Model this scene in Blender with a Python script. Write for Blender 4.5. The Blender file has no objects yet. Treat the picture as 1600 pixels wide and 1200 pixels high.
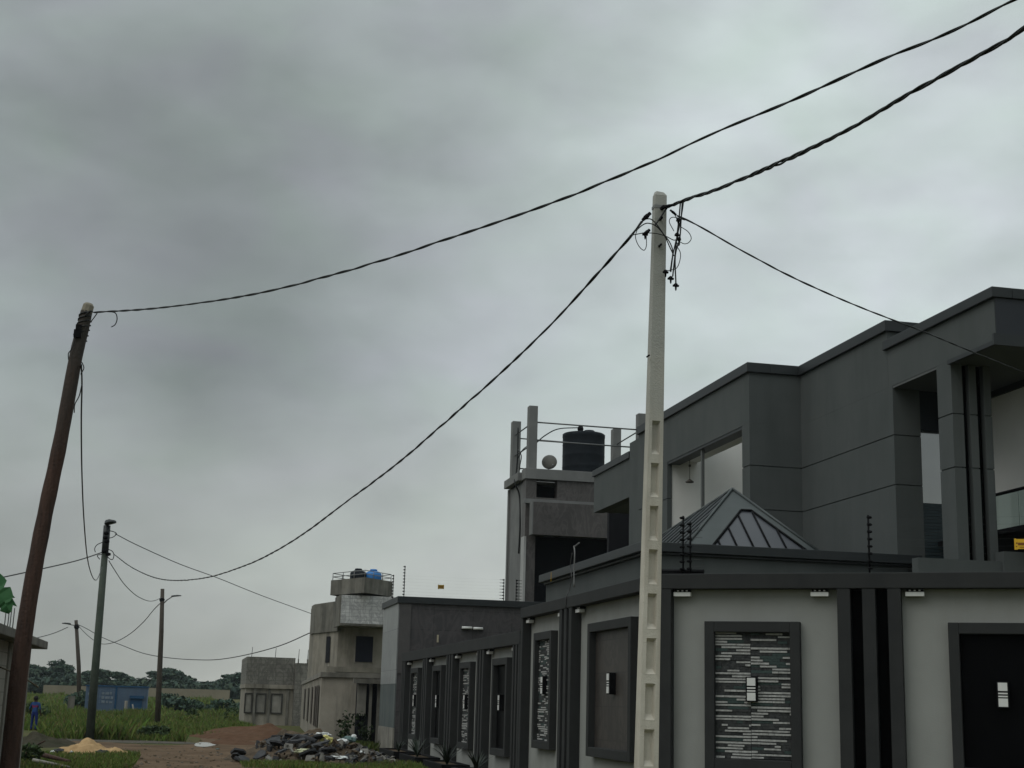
import bpy, bmesh, math, random
import numpy as np
from mathutils import Vector, Matrix, noise as mnoise

random.seed(11); rng = np.random.default_rng(5)
scn = bpy.context.scene
C = bpy.data.collections.new("scene"); scn.collection.children.link(C)

# ------------------------------------------------------------------ camera
F, H, VX, VY, SL = 2250.0, 1.5, 285.0, 1086.0, 0.027      # lens (px of the 1600 px photo), eye height, street vanishing point, roll
_d = Vector((VX-800, VY-600, F)); _n = _d.cross(Vector((1, SL, 0))).normalized()
if _n.y > 0: _n = -_n
_Y = _d.normalized(); _X = _Y.cross(_n)
ROT = Matrix((_X, _Y, _n))                                 # camera axes (right, down, forward) -> world
EYE = Vector((0, 0, H))
cam = bpy.data.cameras.new("camera"); cam_o = bpy.data.objects.new("camera", cam); C.objects.link(cam_o)
cam.sensor_width = 36; cam.lens = F/1600*36; cam.clip_end = 6000; cam.clip_start = 0.1
mw = (ROT @ Matrix(((1, 0, 0), (0, -1, 0), (0, 0, -1)))).to_4x4(); mw.translation = EYE
cam_o.matrix_world = mw; scn.camera = cam_o

def ray(px, py): return ROT @ Vector((px-800, py-600, F))
def at(px, py, ax, val):
    r = ray(px, py); return EYE + r*((val-EYE[ax])/r[ax])
def gnd(px, py, z=0.0): return at(px, py, 2, z)
def on_plane(px, py, p0, nr):
    r = ray(px, py); return EYE + r*((Vector(p0)-EYE).dot(nr)/r.dot(nr))

# ------------------------------------------------------------------ sky and sun
SUN_EL, SUN_AZ = math.radians(48), math.radians(-118)      # azimuth from +Y towards +X
w = bpy.data.worlds.new("World"); scn.world = w; w.use_nodes = True
nt = w.node_tree; nt.nodes.clear(); N = nt.nodes.new; L = nt.links.new
def mth(op, a=None, b=None, c=None):
    n = N('ShaderNodeMath'); n.operation = op
    for i, v in enumerate((a, b, c)):
        if v is None: continue
        if isinstance(v, (int, float)): n.inputs[i].default_value = v
        else: L(v, n.inputs[i])
    return n.outputs[0]
out = N('ShaderNodeOutputWorld'); tc = N('ShaderNodeTexCoord')
nrm = N('ShaderNodeVectorMath'); nrm.operation = 'NORMALIZE'; L(tc.outputs['Generated'], nrm.inputs[0])
D = nrm.outputs[0]
sep = N('ShaderNodeSeparateXYZ'); L(D, sep.inputs[0])
el = mth('MAXIMUM', sep.outputs[2], 0.0)
base = mth('ADD', mth('MULTIPLY', mth('POWER', el, 3.0), 0.85), 0.402)
def lobe(px, py, k, amp):
    v = ray(px, py).normalized()
    dt = N('ShaderNodeVectorMath'); dt.operation = 'DOT_PRODUCT'; L(D, dt.inputs[0]); dt.inputs[1].default_value = v
    g = mth('POWER', 2.718, mth('MULTIPLY', mth('SUBTRACT', dt.outputs['Value'], 1.0), k))
    return mth('MULTIPLY', g, amp)
for a in ((1450, 150, 30, 0.118), (1170, 400, 60, 0.12), (640, 850, 70, 0.16), (300, 350, 30, -0.025), (200, 150, 60, -0.150), (60, 560, 300, 0.065),
          (400, 600, 110, -0.125), (900, 300, 150, 0.009), (70, 980, 150, -0.073), (800, 60, 120, -0.091), (800, 600, 80, -0.045)):
    base = mth('ADD', base, lobe(*a))
mp = N('ShaderNodeMapping'); mp.inputs['Scale'].default_value = (1, 1, 2.0); L(D, mp.inputs[0])
def fbm(scale, detail, dist, off):
    m2 = N('ShaderNodeMapping'); m2.inputs['Location'].default_value = off; L(mp.outputs[0], m2.inputs[0])
    n = N('ShaderNodeTexNoise'); n.inputs['Scale'].default_value = scale; n.inputs['Detail'].default_value = detail
    n.inputs['Roughness'].default_value = 0.45; n.inputs['Distortion'].default_value = dist
    L(m2.outputs[0], n.inputs['Vector']); return n.outputs['Fac']
n1 = fbm(3.4, 5, 0.3, (0.3, 1.7, 0.2)); n2 = fbm(9.0, 5, 0.2, (4.1, 0.2, 1.0))
mod = mth('ADD', mth('MULTIPLY', mth('SUBTRACT', n1, 0.5), 0.20), mth('MULTIPLY', mth('SUBTRACT', n2, 0.5), 0.62))
n3 = fbm(24.0, 4, 0.4, (1.3, 5.2, 2.0)); mod = mth('ADD', mod, mth('MULTIPLY', mth('SUBTRACT', n3, 0.5), 0.13))
lum = mth('MULTIPLY', base, mth('ADD', mod, 1.0))
hue = fbm(9.0, 4, 0.5, (7.7, 2.2, 0.4))
cr = N('ShaderNodeMix'); cr.data_type = 'RGBA'
L(mth('MULTIPLY_ADD', mth('SUBTRACT', hue, 0.5), 2.4, 0.5), cr.inputs['Factor']); cr.clamp_factor = True
cr.inputs['A'].default_value = (0.915, 0.98, 1.04, 1); cr.inputs['B'].default_value = (0.875, 1.015, 0.975, 1)
warm = N('ShaderNodeMix'); warm.data_type = 'RGBA'; lowf = N('ShaderNodeMapRange'); L(sep.outputs[2], lowf.inputs[0]); lowf.inputs[1].default_value = 0.0; lowf.inputs[2].default_value = 0.22
L(lowf.outputs[0], warm.inputs['Factor']); warm.inputs['A'].default_value = (0.975, 1.0, 0.915, 1); L(cr.outputs['Result'], warm.inputs['B'])
bgc = N('ShaderNodeBackground'); L(warm.outputs['Result'], bgc.inputs['Color']); L(lum, bgc.inputs['Strength'])
sky = N('ShaderNodeTexSky'); sky.sky_type = 'NISHITA'; sky.sun_disc = False
sky.sun_elevation = SUN_EL; sky.sun_rotation = SUN_AZ
bgs = N('ShaderNodeBackground'); L(sky.outputs[0], bgs.inputs['Color']); bgs.inputs['Strength'].default_value = 0.05
mx = N('ShaderNodeMixShader'); mx.inputs[0].default_value = 0.96
L(bgs.outputs[0], mx.inputs[1]); L(bgc.outputs[0], mx.inputs[2]); L(mx.outputs[0], out.inputs['Surface'])
sl = bpy.data.lights.new("sun", 'SUN'); sl.energy = 0.75; sl.angle = math.radians(45); sl.color = (1, 0.97, 0.92)
so = bpy.data.objects.new("sun", sl); C.objects.link(so)
sd = Vector((math.sin(SUN_AZ)*math.cos(SUN_EL), math.cos(SUN_AZ)*math.cos(SUN_EL), math.sin(SUN_EL)))
so.rotation_euler = sd.to_track_quat('Z', 'Y').to_euler(); so.location = (0, 0, 60)
scn.view_settings.view_transform = 'Standard'; scn.view_settings.look = 'None'
scn.view_settings.exposure = 0.12; scn.view_settings.gamma = 1.0

# ------------------------------------------------------------------ materials
MATS = {}
def mat(name, c1, c2=None, rough=0.8, scale=3.0, detail=5, streak=0.0, bump=0.15, bscale=40, stain=None, stain_amt=0.0, spec=0.3, metal=0.0, stretch=(1, 1, 1)):
    if name in MATS: return MATS[name]
    m = bpy.data.materials.new(name); m.use_nodes = True; t = m.node_tree; b = t.nodes['Principled BSDF']
    b.inputs['Roughness'].default_value = rough; b.inputs['Specular IOR Level'].default_value = spec; b.inputs['Metallic'].default_value = metal
    g = t.nodes.new('ShaderNodeNewGeometry'); ma = t.nodes.new('ShaderNodeMapping'); ma.inputs['Scale'].default_value = stretch
    t.links.new(g.outputs['Position'], ma.inputs[0])
    n = t.nodes.new('ShaderNodeTexNoise'); n.inputs['Scale'].default_value = scale; n.inputs['Detail'].default_value = detail; n.inputs['Roughness'].default_value = .6
    t.links.new(ma.outputs[0], n.inputs['Vector'])
    r = t.nodes.new('ShaderNodeValToRGB'); r.color_ramp.elements[0].position = .33; r.color_ramp.elements[1].position = .68
    c2 = c2 or tuple(x*.8 for x in c1)
    r.color_ramp.elements[0].color = (*c1, 1); r.color_ramp.elements[1].color = (*c2, 1)
    t.links.new(n.outputs['Fac'], r.inputs[0]); col = r.outputs[0]
    if stain_amt > 0:
        m2 = t.nodes.new('ShaderNodeMapping'); m2.inputs['Scale'].default_value = (1, 1, .16) if streak else (1, 1, 1)
        t.links.new(g.outputs['Position'], m2.inputs[0])
        n2 = t.nodes.new('ShaderNodeTexNoise'); n2.inputs['Scale'].default_value = streak or .7; n2.inputs['Detail'].default_value = 6; n2.inputs['Roughness'].default_value = .65
        t.links.new(m2.outputs[0], n2.inputs['Vector'])
        r2 = t.nodes.new('ShaderNodeMapRange'); r2.inputs[1].default_value = .45; r2.inputs[2].default_value = .75; r2.inputs[4].default_value = stain_amt
        t.links.new(n2.outputs['Fac'], r2.inputs[0])
        x = t.nodes.new('ShaderNodeMix'); x.data_type = 'RGBA'; t.links.new(r2.outputs[0], x.inputs['Factor']); t.links.new(col, x.inputs['A'])
        x.inputs['B'].default_value = (*(stain or tuple(v*.4 for v in c1)), 1); col = x.outputs['Result']
    t.links.new(col, b.inputs['Base Color'])
    if bump:
        nb = t.nodes.new('ShaderNodeTexNoise'); nb.inputs['Scale'].default_value = bscale; nb.inputs['Detail'].default_value = 4
        t.links.new(g.outputs['Position'], nb.inputs['Vector'])
        bu = t.nodes.new('ShaderNodeBump'); bu.inputs['Strength'].default_value = bump; bu.inputs['Distance'].default_value = .02
        t.links.new(nb.outputs['Fac'], bu.inputs['Height']); t.links.new(bu.outputs[0], b.inputs['Normal'])
    MATS[name] = m; return m
def weather_top(m, z0, z1, col, amt):
    t = m.node_tree; b = t.nodes['Principled BSDF']; src = b.inputs['Base Color'].links[0].from_socket
    g = t.nodes.new('ShaderNodeNewGeometry'); sp = t.nodes.new('ShaderNodeSeparateXYZ'); t.links.new(g.outputs['Position'], sp.inputs[0])
    n = t.nodes.new('ShaderNodeTexNoise'); n.inputs['Scale'].default_value = 2.5; t.links.new(g.outputs['Position'], n.inputs['Vector'])
    ad = t.nodes.new('ShaderNodeMath'); ad.operation = 'MULTIPLY_ADD'; ad.inputs[1].default_value = 1.6; t.links.new(n.outputs['Fac'], ad.inputs[0]); t.links.new(sp.outputs[2], ad.inputs[2])
    r = t.nodes.new('ShaderNodeMapRange'); r.inputs[1].default_value = z0+.8; r.inputs[2].default_value = z1+.8; r.inputs[4].default_value = amt; t.links.new(ad.outputs[0], r.inputs[0])
    x = t.nodes.new('ShaderNodeMix'); x.data_type = 'RGBA'; t.links.new(r.outputs[0], x.inputs['Factor']); t.links.new(src, x.inputs['A']); x.inputs['B'].default_value = (*col, 1); t.links.new(x.outputs['Result'], b.inputs['Base Color'])
def attr_mat(name, rough=.7, spec=.2):
    m = bpy.data.materials.new(name); m.use_nodes = True; t = m.node_tree; b = t.nodes['Principled BSDF']
    a = t.nodes.new('ShaderNodeVertexColor'); a.layer_name = 'col'; t.links.new(a.outputs[0], b.inputs['Base Color'])
    b.inputs['Roughness'].default_value = rough; b.inputs['Specular IOR Level'].default_value = spec; return m

TRIM = mat('dark_trim_paint', (.026, .027, .0275), (.033, .034, .034), .7, 2.5, stain=(.045, .044, .042), stain_amt=.25, streak=2.2, bump=.06, bscale=90, spec=.15)
GROOVE = mat('black_groove_paint', (.0015, .0015, .0018), (.0025, .0025, .0025), .9, bump=0, spec=.02)
WHITEW = mat('pale_render', (.26, .265, .25), (.29, .295, .28), .9, 1.6, stain=(.17, .165, .145), stain_amt=.4, streak=1.3, bump=.12, bscale=70)
HOUSE = mat('house_grey_render', (.072, .080, .079), (.084, .091, .090), .85, 1.2, stain=(.050, .056, .055), stain_amt=.6, streak=1.2, bump=.08, bscale=60)
HCAP = mat('dark_metal_capping', (.022, .026, .028), (.028, .031, .033), .5, 2, bump=.03)
HDARK = mat('dark_blue_panel', (.02, .023, .03), (.026, .029, .036), .45, 1, bump=.03)
SOFFIT = mat('soffit_paint', (.10, .105, .105), (.115, .12, .118), .8, 1, bump=.03)
INSIDE = mat('white_interior_paint', (.70, .69, .66), (.74, .73, .70), .85, .8, stain=(.5, .48, .44), stain_amt=.3, bump=.04)
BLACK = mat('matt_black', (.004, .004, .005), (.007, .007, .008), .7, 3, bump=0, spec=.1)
VOID = mat('painted_shade', (.004, .004, .007), (.007, .007, .010), .9, 2, bump=0)  # near-black colour stands in for the shade inside open voids
BLACKP = mat('gloss_black_panel', (.0015, .0015, .002), (.003, .003, .0035), .5, 2, bump=0, spec=.04)
CONC = mat('raw_concrete', (.19, .18, .155), (.27, .255, .225), .95, 2.2, stain=(.06, .058, .05), stain_amt=.75, streak=1.6, bump=.35, bscale=30)
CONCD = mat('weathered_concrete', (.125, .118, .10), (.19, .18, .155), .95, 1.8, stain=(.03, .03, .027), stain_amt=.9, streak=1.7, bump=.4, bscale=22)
CONCT = mat('tan_concrete', (.22, .20, .165), (.30, .275, .23), .95, 1.5, stain=(.06, .055, .045), stain_amt=.9, streak=1.6, bump=.3, bscale=22)
TOWER = mat('tower_grey_render', (.15, .152, .15), (.19, .192, .188), .9, 1.5, stain=(.12, .12, .118), stain_amt=.6, streak=1.2, bump=.15)
POLE = mat('cast_concrete_pole', (.50, .465, .395), (.57, .535, .46), .9, 4, stain=(.28, .24, .19), stain_amt=.7, streak=3.0, bump=.35, bscale=60)
WOOD = mat('weathered_red_wood', (.048, .026, .019), (.074, .040, .029), .85, 9, stain=(.016, .011, .009), stain_amt=.9, streak=11, bump=.8, bscale=30, stretch=(4, 4, .2))
WOODT = mat('pale_cut_wood', (.20, .18, .14), (.26, .23, .18), .9, 8, bump=.3)
GREENP = mat('mossy_pole', (.05, .065, .05), (.07, .085, .068), .85, 5, stain=(.03, .028, .024), stain_amt=.6, streak=3, bump=.2)
GREYP = mat('grey_brown_pole', (.05, .042, .034), (.075, .062, .05), .9, 6, bump=.2)
CABLE = mat('black_cable', (.008, .009, .009), (.012, .013, .013), .5, 5, bump=0)
WIRE = mat('dull_wire', (.05, .05, .05), (.07, .07, .068), .5, 5, bump=0, metal=.4)
STEEL = mat('galvanised_steel', (.16, .16, .16), (.22, .22, .215), .5, 4, bump=.05, metal=.4)
LAMPW = mat('lamp_diffuser', (.62, .62, .60), (.68, .68, .66), .4, 8, bump=0)
YELLOW = mat('yellow_plastic', (.62, .36, .015), (.70, .43, .03), .5, 30, stain=(.4, .2, .01), stain_amt=.5, bump=0)
YELLOWM = mat('mustard_plastic', (.30, .20, .02), (.36, .25, .04), .5, 30, bump=0)
SIGNK = mat('sign_print', (.16, .05, .01), (.2, .07, .01), .6, 9, bump=0)
TANKM = mat('dark_tank_plastic', (.011, .014, .018), (.015, .019, .024), .65, 2, stain=(.03, .033, .037), stain_amt=.3, streak=2, bump=.04, spec=.12)
TANKB = mat('blue_tank_plastic', (.03, .16, .42), (.035, .18, .47), .45, 2, bump=.03)
DISHM = mat('dish_paint', (.11, .107, .097), (.14, .135, .12), .6, 4, bump=.05)
ROOFM = mat('roof_sheet', (.032, .037, .040), (.045, .05, .052), .55, 3, bump=.05)
FLASH = mat('roof_flashing', (.048, .057, .057), (.064, .073, .073), .5, 2, stain=(.09, .10, .1), stain_amt=.4, bump=.04, metal=.15)
PANE = mat('grey_glazing', (.045, .048, .058), (.06, .062, .072), .35, 1, bump=0, spec=.35)
BLUEC = mat('faded_blue_metal', (.075, .115, .175), (.10, .145, .21), .6, 1.2, stain=(.07, .085, .10), stain_amt=.5, streak=1.6, bump=.06)
BLUED = mat('deep_blue_paint', (.012, .055, .12), (.018, .07, .15), .6, 2, bump=.04)
FIELDW = mat('tan_block_wall', (.19, .17, .125), (.25, .22, .16), .95, .3, stain=(.16, .13, .09), stain_amt=.5, bump=.1)
SAND = mat('yellow_sand', (.34, .225, .115), (.44, .30, .16), .95, 7, stain=(.22, .14, .07), stain_amt=.6, streak=0, spec=.03, bump=.5, bscale=25)
REDS = mat('red_earth', (.082, .047, .029), (.12, .07, .045), .95, 4, stain=(.065, .03, .018), stain_amt=.6, spec=.03, bump=.6, bscale=14)
HEAPM = mat('rubble_soil', (.06, .045, .032), (.12, .092, .066), .95, 8, stain=(.02, .018, .016), stain_amt=.8, spec=.03, bump=.6, bscale=20)
SLABM = mat('asphalt_slab', (.022, .023, .025), (.05, .05, .053), .8, 6, stain=(.12, .12, .125), stain_amt=.35, bump=.4)
SLABG = mat('pale_rubble', (.12, .112, .098), (.21, .20, .18), .9, 6, bump=.4)
SKIN = mat('skin', (.05, .026, .016), (.06, .032, .02), .6, 8, bump=0)
HAIR = mat('black_hair', (.008, .007, .006), None, .8, 30, bump=0)
CLOTHB = mat('blue_cloth', (.010, .040, .13), (.015, .05, .17), .85, 14, bump=.1)
CLOTHD = mat('dark_blue_cloth', (.008, .018, .10), (.011, .024, .13), .85, 14, bump=.1)
PINK = mat('pink_cloth', (.12, .01, .045), (.15, .014, .06), .85, 14, bump=0)
BAGW = mat('white_plastic_bag', (.55, .56, .55), (.68, .69, .68), .5, 10, bump=.3)
BAGY = mat('yellow_plastic_bag', (.44, .40, .13), (.58, .53, .20), .5, 10, bump=.3)
BAGT = mat('grey_green_bag', (.07, .12, .115), (.11, .17, .16), .55, 10, bump=.3)
BAGK = mat('black_plastic_bag', (.006, .006, .007), (.011, .011, .012), .5, 10, bump=.3)
TRUNK = mat('tree_bark', (.03, .024, .018), (.045, .036, .027), .95, 6, bump=.3)
weather_top(POLE, 3.4, 5.6, (.32, .325, .305), .85); weather_top(WOOD, 4.6, 6.4, (.045, .043, .038), .75)
LEAVES = attr_mat('leaves'); GRASSM = attr_mat('grass_blades')

def tile_mat(name, c1, c2, vein, tw, th, joint, rough=.35, axis='x', vamt=.7):
    m = bpy.data.materials.new(name); m.use_nodes = True; t = m.node_tree; b = t.nodes['Principled BSDF']; nd = t.nodes.new; lk = t.links.new
    g = nd('ShaderNodeNewGeometry'); s = nd('ShaderNodeSeparateXYZ'); lk(g.outputs['Position'], s.inputs[0])
    cb = nd('ShaderNodeCombineXYZ'); lk(s.outputs[0 if axis == 'x' else 1], cb.inputs[0]); lk(s.outputs[2], cb.inputs[1])
    br = nd('ShaderNodeTexBrick'); br.offset = 0; br.inputs['Scale'].default_value = 1; br.inputs['Brick Width'].default_value = tw; br.inputs['Row Height'].default_value = th
    br.inputs['Mortar Size'].default_value = .008; br.inputs['Color1'].default_value = (*c1, 1); br.inputs['Color2'].default_value = (*c2, 1); br.inputs['Mortar'].default_value = (*joint, 1)
    lk(cb.outputs[0], br.inputs['Vector'])
    wv = nd('ShaderNodeTexNoise'); wv.inputs['Scale'].default_value = 1.6; wv.inputs['Detail'].default_value = 8; wv.inputs['Roughness'].default_value = .62; wv.inputs['Distortion'].default_value = 1.6
    mp_ = nd('ShaderNodeMapping'); mp_.inputs['Rotation'].default_value = (.5, .6, .4); mp_.inputs['Scale'].default_value = (1.3, 1.3, .7); lk(g.outputs['Position'], mp_.inputs[0]); lk(mp_.outputs[0], wv.inputs['Vector'])
    ab = nd('ShaderNodeMath'); ab.operation = 'SUBTRACT'; ab.inputs[1].default_value = .5; lk(wv.outputs['Fac'], ab.inputs[0])
    a2 = nd('ShaderNodeMath'); a2.operation = 'ABSOLUTE'; lk(ab.outputs[0], a2.inputs[0])
    mr = nd('ShaderNodeMapRange'); mr.inputs[1].default_value = 0; mr.inputs[2].default_value = .07; mr.inputs[3].default_value = vamt; mr.inputs[4].default_value = 0; lk(a2.outputs[0], mr.inputs[0])
    x = nd('ShaderNodeMix'); x.data_type = 'RGBA'; lk(mr.outputs[0], x.inputs['Factor']); lk(br.outputs['Color'], x.inputs['A']); x.inputs['B'].default_value = (*vein, 1)
    n2 = nd('ShaderNodeTexNoise'); n2.inputs['Scale'].default_value = .9; n2.inputs['Detail'].default_value = 5; lk(g.outputs['Position'], n2.inputs['Vector'])
    m3 = nd('ShaderNodeMapRange'); m3.inputs[1].default_value = .4; m3.inputs[2].default_value = .7; m3.inputs[4].default_value = .45; lk(n2.outputs['Fac'], m3.inputs[0])
    y = nd('ShaderNodeMix'); y.data_type = 'RGBA'; lk(m3.outputs[0], y.inputs['Factor']); lk(x.outputs['Result'], y.inputs['A']); y.inputs['B'].default_value = (*[v*.7 for v in c1], 1)
    lk(y.outputs['Result'], b.inputs['Base Color']); b.inputs['Roughness'].default_value = rough; b.inputs['Specular IOR Level'].default_value = .3
    return m
MARBLE = tile_mat('dark_marble_tile', (.052, .049, .052), (.066, .062, .064), (.088, .080, .082), 1.2, .6, (.03, .028, .029), .5)
MARBLEB = tile_mat('brown_marble_tile', (.062, .057, .056), (.080, .073, .071), (.115, .106, .102), 1.2, 1.2, (.06, .055, .052), .5)
MARBLES = tile_mat('grey_marble_side_tile', (.24, .25, .25), (.28, .29, .285), (.18, .185, .187), 1.2, 1.2, (.12, .12, .12), .5, 'y', .5)
TILEW = tile_mat('white_stone_cladding', (.42, .42, .41), (.55, .55, .54), (.25, .25, .25), .5, .16, (.22, .22, .22), .7, 'x', .8)
BROWNP = tile_mat('brown_stone_panel', (.050, .043, .038), (.060, .052, .046), (.030, .026, .024), .5, .5, (.03, .026, .024), .5, 'y', .9)
BLOCKS = tile_mat('pale_block_wall', (.24, .23, .20), (.29, .275, .24), (.22, .21, .185), .42, .21, (.13, .125, .11), .9, 'y', .2)
BLOCKX = tile_mat('grey_block_wall', (.16, .153, .135), (.215, .205, .18), (.08, .076, .068), .45, .22, (.085, .08, .07), .95, 'x', .8)

# glass
GLASS = bpy.data.materials.new('window_glass'); GLASS.use_nodes = True
_b = GLASS.node_tree.nodes['Principled BSDF']; _b.inputs['Base Color'].default_value = (.02, .025, .03, 1); _b.inputs['Roughness'].default_value = .03; _b.inputs['Specular IOR Level'].default_value = 1.0; _b.inputs['IOR'].default_value = 2.2
GLASSB = bpy.data.materials.new('balustrade_glass'); GLASSB.use_nodes = True
_b = GLASSB.node_tree.nodes['Principled BSDF']; _b.inputs['Base Color'].default_value = (.62, .74, .71, 1); _b.inputs['Roughness'].default_value = .02; _b.inputs['Transmission Weight'].default_value = 1; _b.inputs['IOR'].default_value = 1.15
WATER = bpy.data.materials.new('puddle_water'); WATER.use_nodes = True
_b = WATER.node_tree.nodes['Principled BSDF']; _b.inputs['Base Color'].default_value = (.05, .042, .035, 1); _b.inputs['Roughness'].default_value = .02; _b.inputs['IOR'].default_value = 1.33

# ------------------------------------------------------------------ mesh helpers
class MB:
    def __init__(s): s.v = []; s.f = []; s.m = []; s.sm = []
    def face(s, pts, mi=0, smooth=False):
        i = len(s.v); s.v += [tuple(p) for p in pts]; s.f.append(tuple(range(i, i+len(pts)))); s.m.append(mi); s.sm.append(smooth)
    def box(s, x0, x1, y0, y1, z0, z1, mi=0):
        if x0 > x1: x0, x1 = x1, x0
        if y0 > y1: y0, y1 = y1, y0
        i = len(s.v)
        s.v += [(x0, y0, z0), (x1, y0, z0), (x1, y1, z0), (x0, y1, z0), (x0, y0, z1), (x1, y0, z1), (x1, y1, z1), (x0, y1, z1)]
        for q in ((0, 3, 2, 1), (4, 5, 6, 7), (0, 1, 5, 4), (1, 2, 6, 5), (2, 3, 7, 6), (3, 0, 4, 7)):
            s.f.append(tuple(i+k for k in q)); s.m.append(mi); s.sm.append(False)
        return s
    def prism(s, poly, z0, z1, mi=0):
        n = len(poly); i = len(s.v)
        a = sum(poly[k][0]*poly[(k+1) % n][1]-poly[(k+1) % n][0]*poly[k][1] for k in range(n))
        if a < 0: poly = poly[::-1]
        s.v += [(p[0], p[1], z0) for p in poly]+[(p[0], p[1], z1) for p in poly]
        s.f.append(tuple(i+k for k in range(n-1, -1, -1))); s.f.append(tuple(i+n+k for k in range(n)))
        for k in range(n): s.f.append((i+k, i+(k+1) % n, i+n+(k+1) % n, i+n+k))
        s.m += [mi]*(n+2); s.sm += [False]*(n+2); return s
    def tube(s, pts, r, n=6, mi=0, cap=True, smooth=True):
        pts = [Vector(p) for p in pts]; R = r if isinstance(r, (list, tuple)) else [r]*len(pts); i0 = len(s.v); up = None
        for k, p in enumerate(pts):
            t = (pts[min(k+1, len(pts)-1)]-pts[max(k-1, 0)]).normalized()
            if up is None: up = Vector((0, 0, 1)) if abs(t.z) < .9 else Vector((1, 0, 0))
            a = t.cross(up).normalized(); b = a.cross(t).normalized(); up = b
            for j in range(n):
                an = 2*math.pi*j/n; s.v.append(tuple(p+(a*math.cos(an)+b*math.sin(an))*R[k]))
        for k in range(len(pts)-1):
            for j in range(n):
                a, b = i0+k*n+j, i0+k*n+(j+1) % n; s.f.append((a, b, b+n, a+n)); s.m.append(mi); s.sm.append(smooth)
        if cap:
            s.f.append(tuple(i0+j for j in range(n-1, -1, -1))); s.f.append(tuple(i0+(len(pts)-1)*n+j for j in range(n))); s.m += [mi, mi]; s.sm += [False, False]
        return s
    def lathe(s, prof, c=(0, 0, 0), n=24, mi=0):
        i0 = len(s.v)
        for r, z in prof:
            for j in range(n):
                a = 2*math.pi*j/n; s.v.append((c[0]+r*math.cos(a), c[1]+r*math.sin(a), c[2]+z))
        for k in range(len(prof)-1):
            for j in range(n):
                a, b = i0+k*n+j, i0+k*n+(j+1) % n; s.f.append((a, b, b+n, a+n)); s.m.append(mi); s.sm.append(True)
        s.f.append(tuple(i0+j for j in range(n-1, -1, -1))); s.f.append(tuple(i0+(len(prof)-1)*n+j for j in range(n))); s.m += [mi, mi]; s.sm += [False, False]
        return s
    def build(s, name, mats, parent=None, local=False, bevel=0.0, smooth_angle=None, recalc=True):
        if not isinstance(mats, (list, tuple)): mats = [mats]
        off = Vector((0, 0, 0))
        if parent is not None and not local:
            p = parent
            while p: off += p.location; p = p.parent
        me = bpy.data.meshes.new(name)
        me.from_pydata([(x-off.x, y-off.y, z-off.z) for x, y, z in s.v], [], s.f)
        for m in mats: me.materials.append(m)
        me.polygons.foreach_set('material_index', s.m); me.polygons.foreach_set('use_smooth', s.sm)
        if recalc:
            bm = bmesh.new(); bm.from_mesh(me); bmesh.ops.remove_doubles(bm, verts=bm.verts, dist=1e-5) if smooth_angle else None
            bmesh.ops.recalc_face_normals(bm, faces=bm.faces); bm.to_mesh(me); bm.free()
        o = bpy.data.objects.new(name, me); C.objects.link(o)
        if parent is not None: o.parent = parent
        if bevel:
            b = o.modifiers.new('bevel', 'BEVEL'); b.width = bevel; b.segments = 2; b.limit_method = 'ANGLE'
        return o
def tag(o, label=None, cat=None, group=None, kind=None):
    if label: o['label'] = label
    if cat: o['category'] = cat
    if group: o['group'] = group
    if kind: o['kind'] = kind
    return o
def thing(name, label, cat, loc=(0, 0, 0), rz=0, group=None):
    o = bpy.data.objects.new(name, None); C.objects.link(o); o.location = loc; o.rotation_euler = (0, 0, rz); o.empty_display_size = .2
    return tag(o, label, cat, group)
def copy_tree(o, parent=None):
    c = o.copy(); C.objects.link(c)
    if parent: c.parent = parent
    for ch in [k for k in C.objects if k.parent == o]: copy_tree(ch, c)
    return c
def fast_mesh(name, verts, faces, cols, mats, per_face_vertices):
    """many small loose faces at once; cols = one colour per face"""
    me = bpy.data.meshes.new(name); nv = len(verts); nf = len(faces); k = per_face_vertices
    me.vertices.add(nv); me.vertices.foreach_set('co', np.asarray(verts, np.float32).ravel())
    me.loops.add(nf*k); me.loops.foreach_set('vertex_index', np.asarray(faces, np.int32).ravel())
    me.polygons.add(nf); me.polygons.foreach_set('loop_start', np.arange(0, nf*k, k, dtype=np.int32))
    me.update(calc_edges=True)
    a = me.color_attributes.new('col', 'FLOAT_COLOR', 'CORNER')
    c = np.ones((nf, k, 4), np.float32); c[:, :, :3] = np.asarray(cols, np.float32)[:, None, :]
    a.data.foreach_set('color', c.ravel()); me.materials.append(mats); me.validate(); return me
def smooth_path(pts, n=8):
    pts = [Vector(p) for p in pts]; out_ = []
    P = [pts[0]*2-pts[1]]+pts+[pts[-1]*2-pts[-2]]
    for i in range(1, len(P)-2):
        for k in range(n):
            t = k/n; a, b, c, d = P[i-1], P[i], P[i+1], P[i+2]
            out_.append(.5*((2*b)+(c-a)*t+(2*a-5*b+4*c-d)*t*t+(3*b-a-3*c+d)*t**3))
    out_.append(pts[-1]); return out_

# ------------------------------------------------------------------ ground, track, puddle, hills
def hgt(x, y):
    t = min(max((y-95)/125, 0), 1); t = t*t*(3-2*t); return t*1.0
def make_ground():
    xs = np.concatenate([np.linspace(-3000, -140, 8), np.linspace(-110, 110, 56), np.linspace(140, 3000, 8)])
    ys = np.concatenate([np.linspace(-1500, -30, 5), np.linspace(-10, 260, 100), np.linspace(300, 4500, 12)])
    b = MB(); nx = len(xs)
    b.v = [(float(x), float(y), hgt(x, y)) for y in ys for x in xs]
    for j in range(len(ys)-1):
        for i in range(nx-1):
            b.f.append((j*nx+i, j*nx+i+1, (j+1)*nx+i+1, (j+1)*nx+i)); b.m.append(0); b.sm.append(True)
    m = mat('field_soil', (.07, .082, .03), (.095, .075, .045), .95, .35, stain=(.06, .085, .025), stain_amt=.7, spec=.03, bump=.6, bscale=6)
    return tag(b.build('ground', m, recalc=False), kind='structure')
make_ground()
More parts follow.
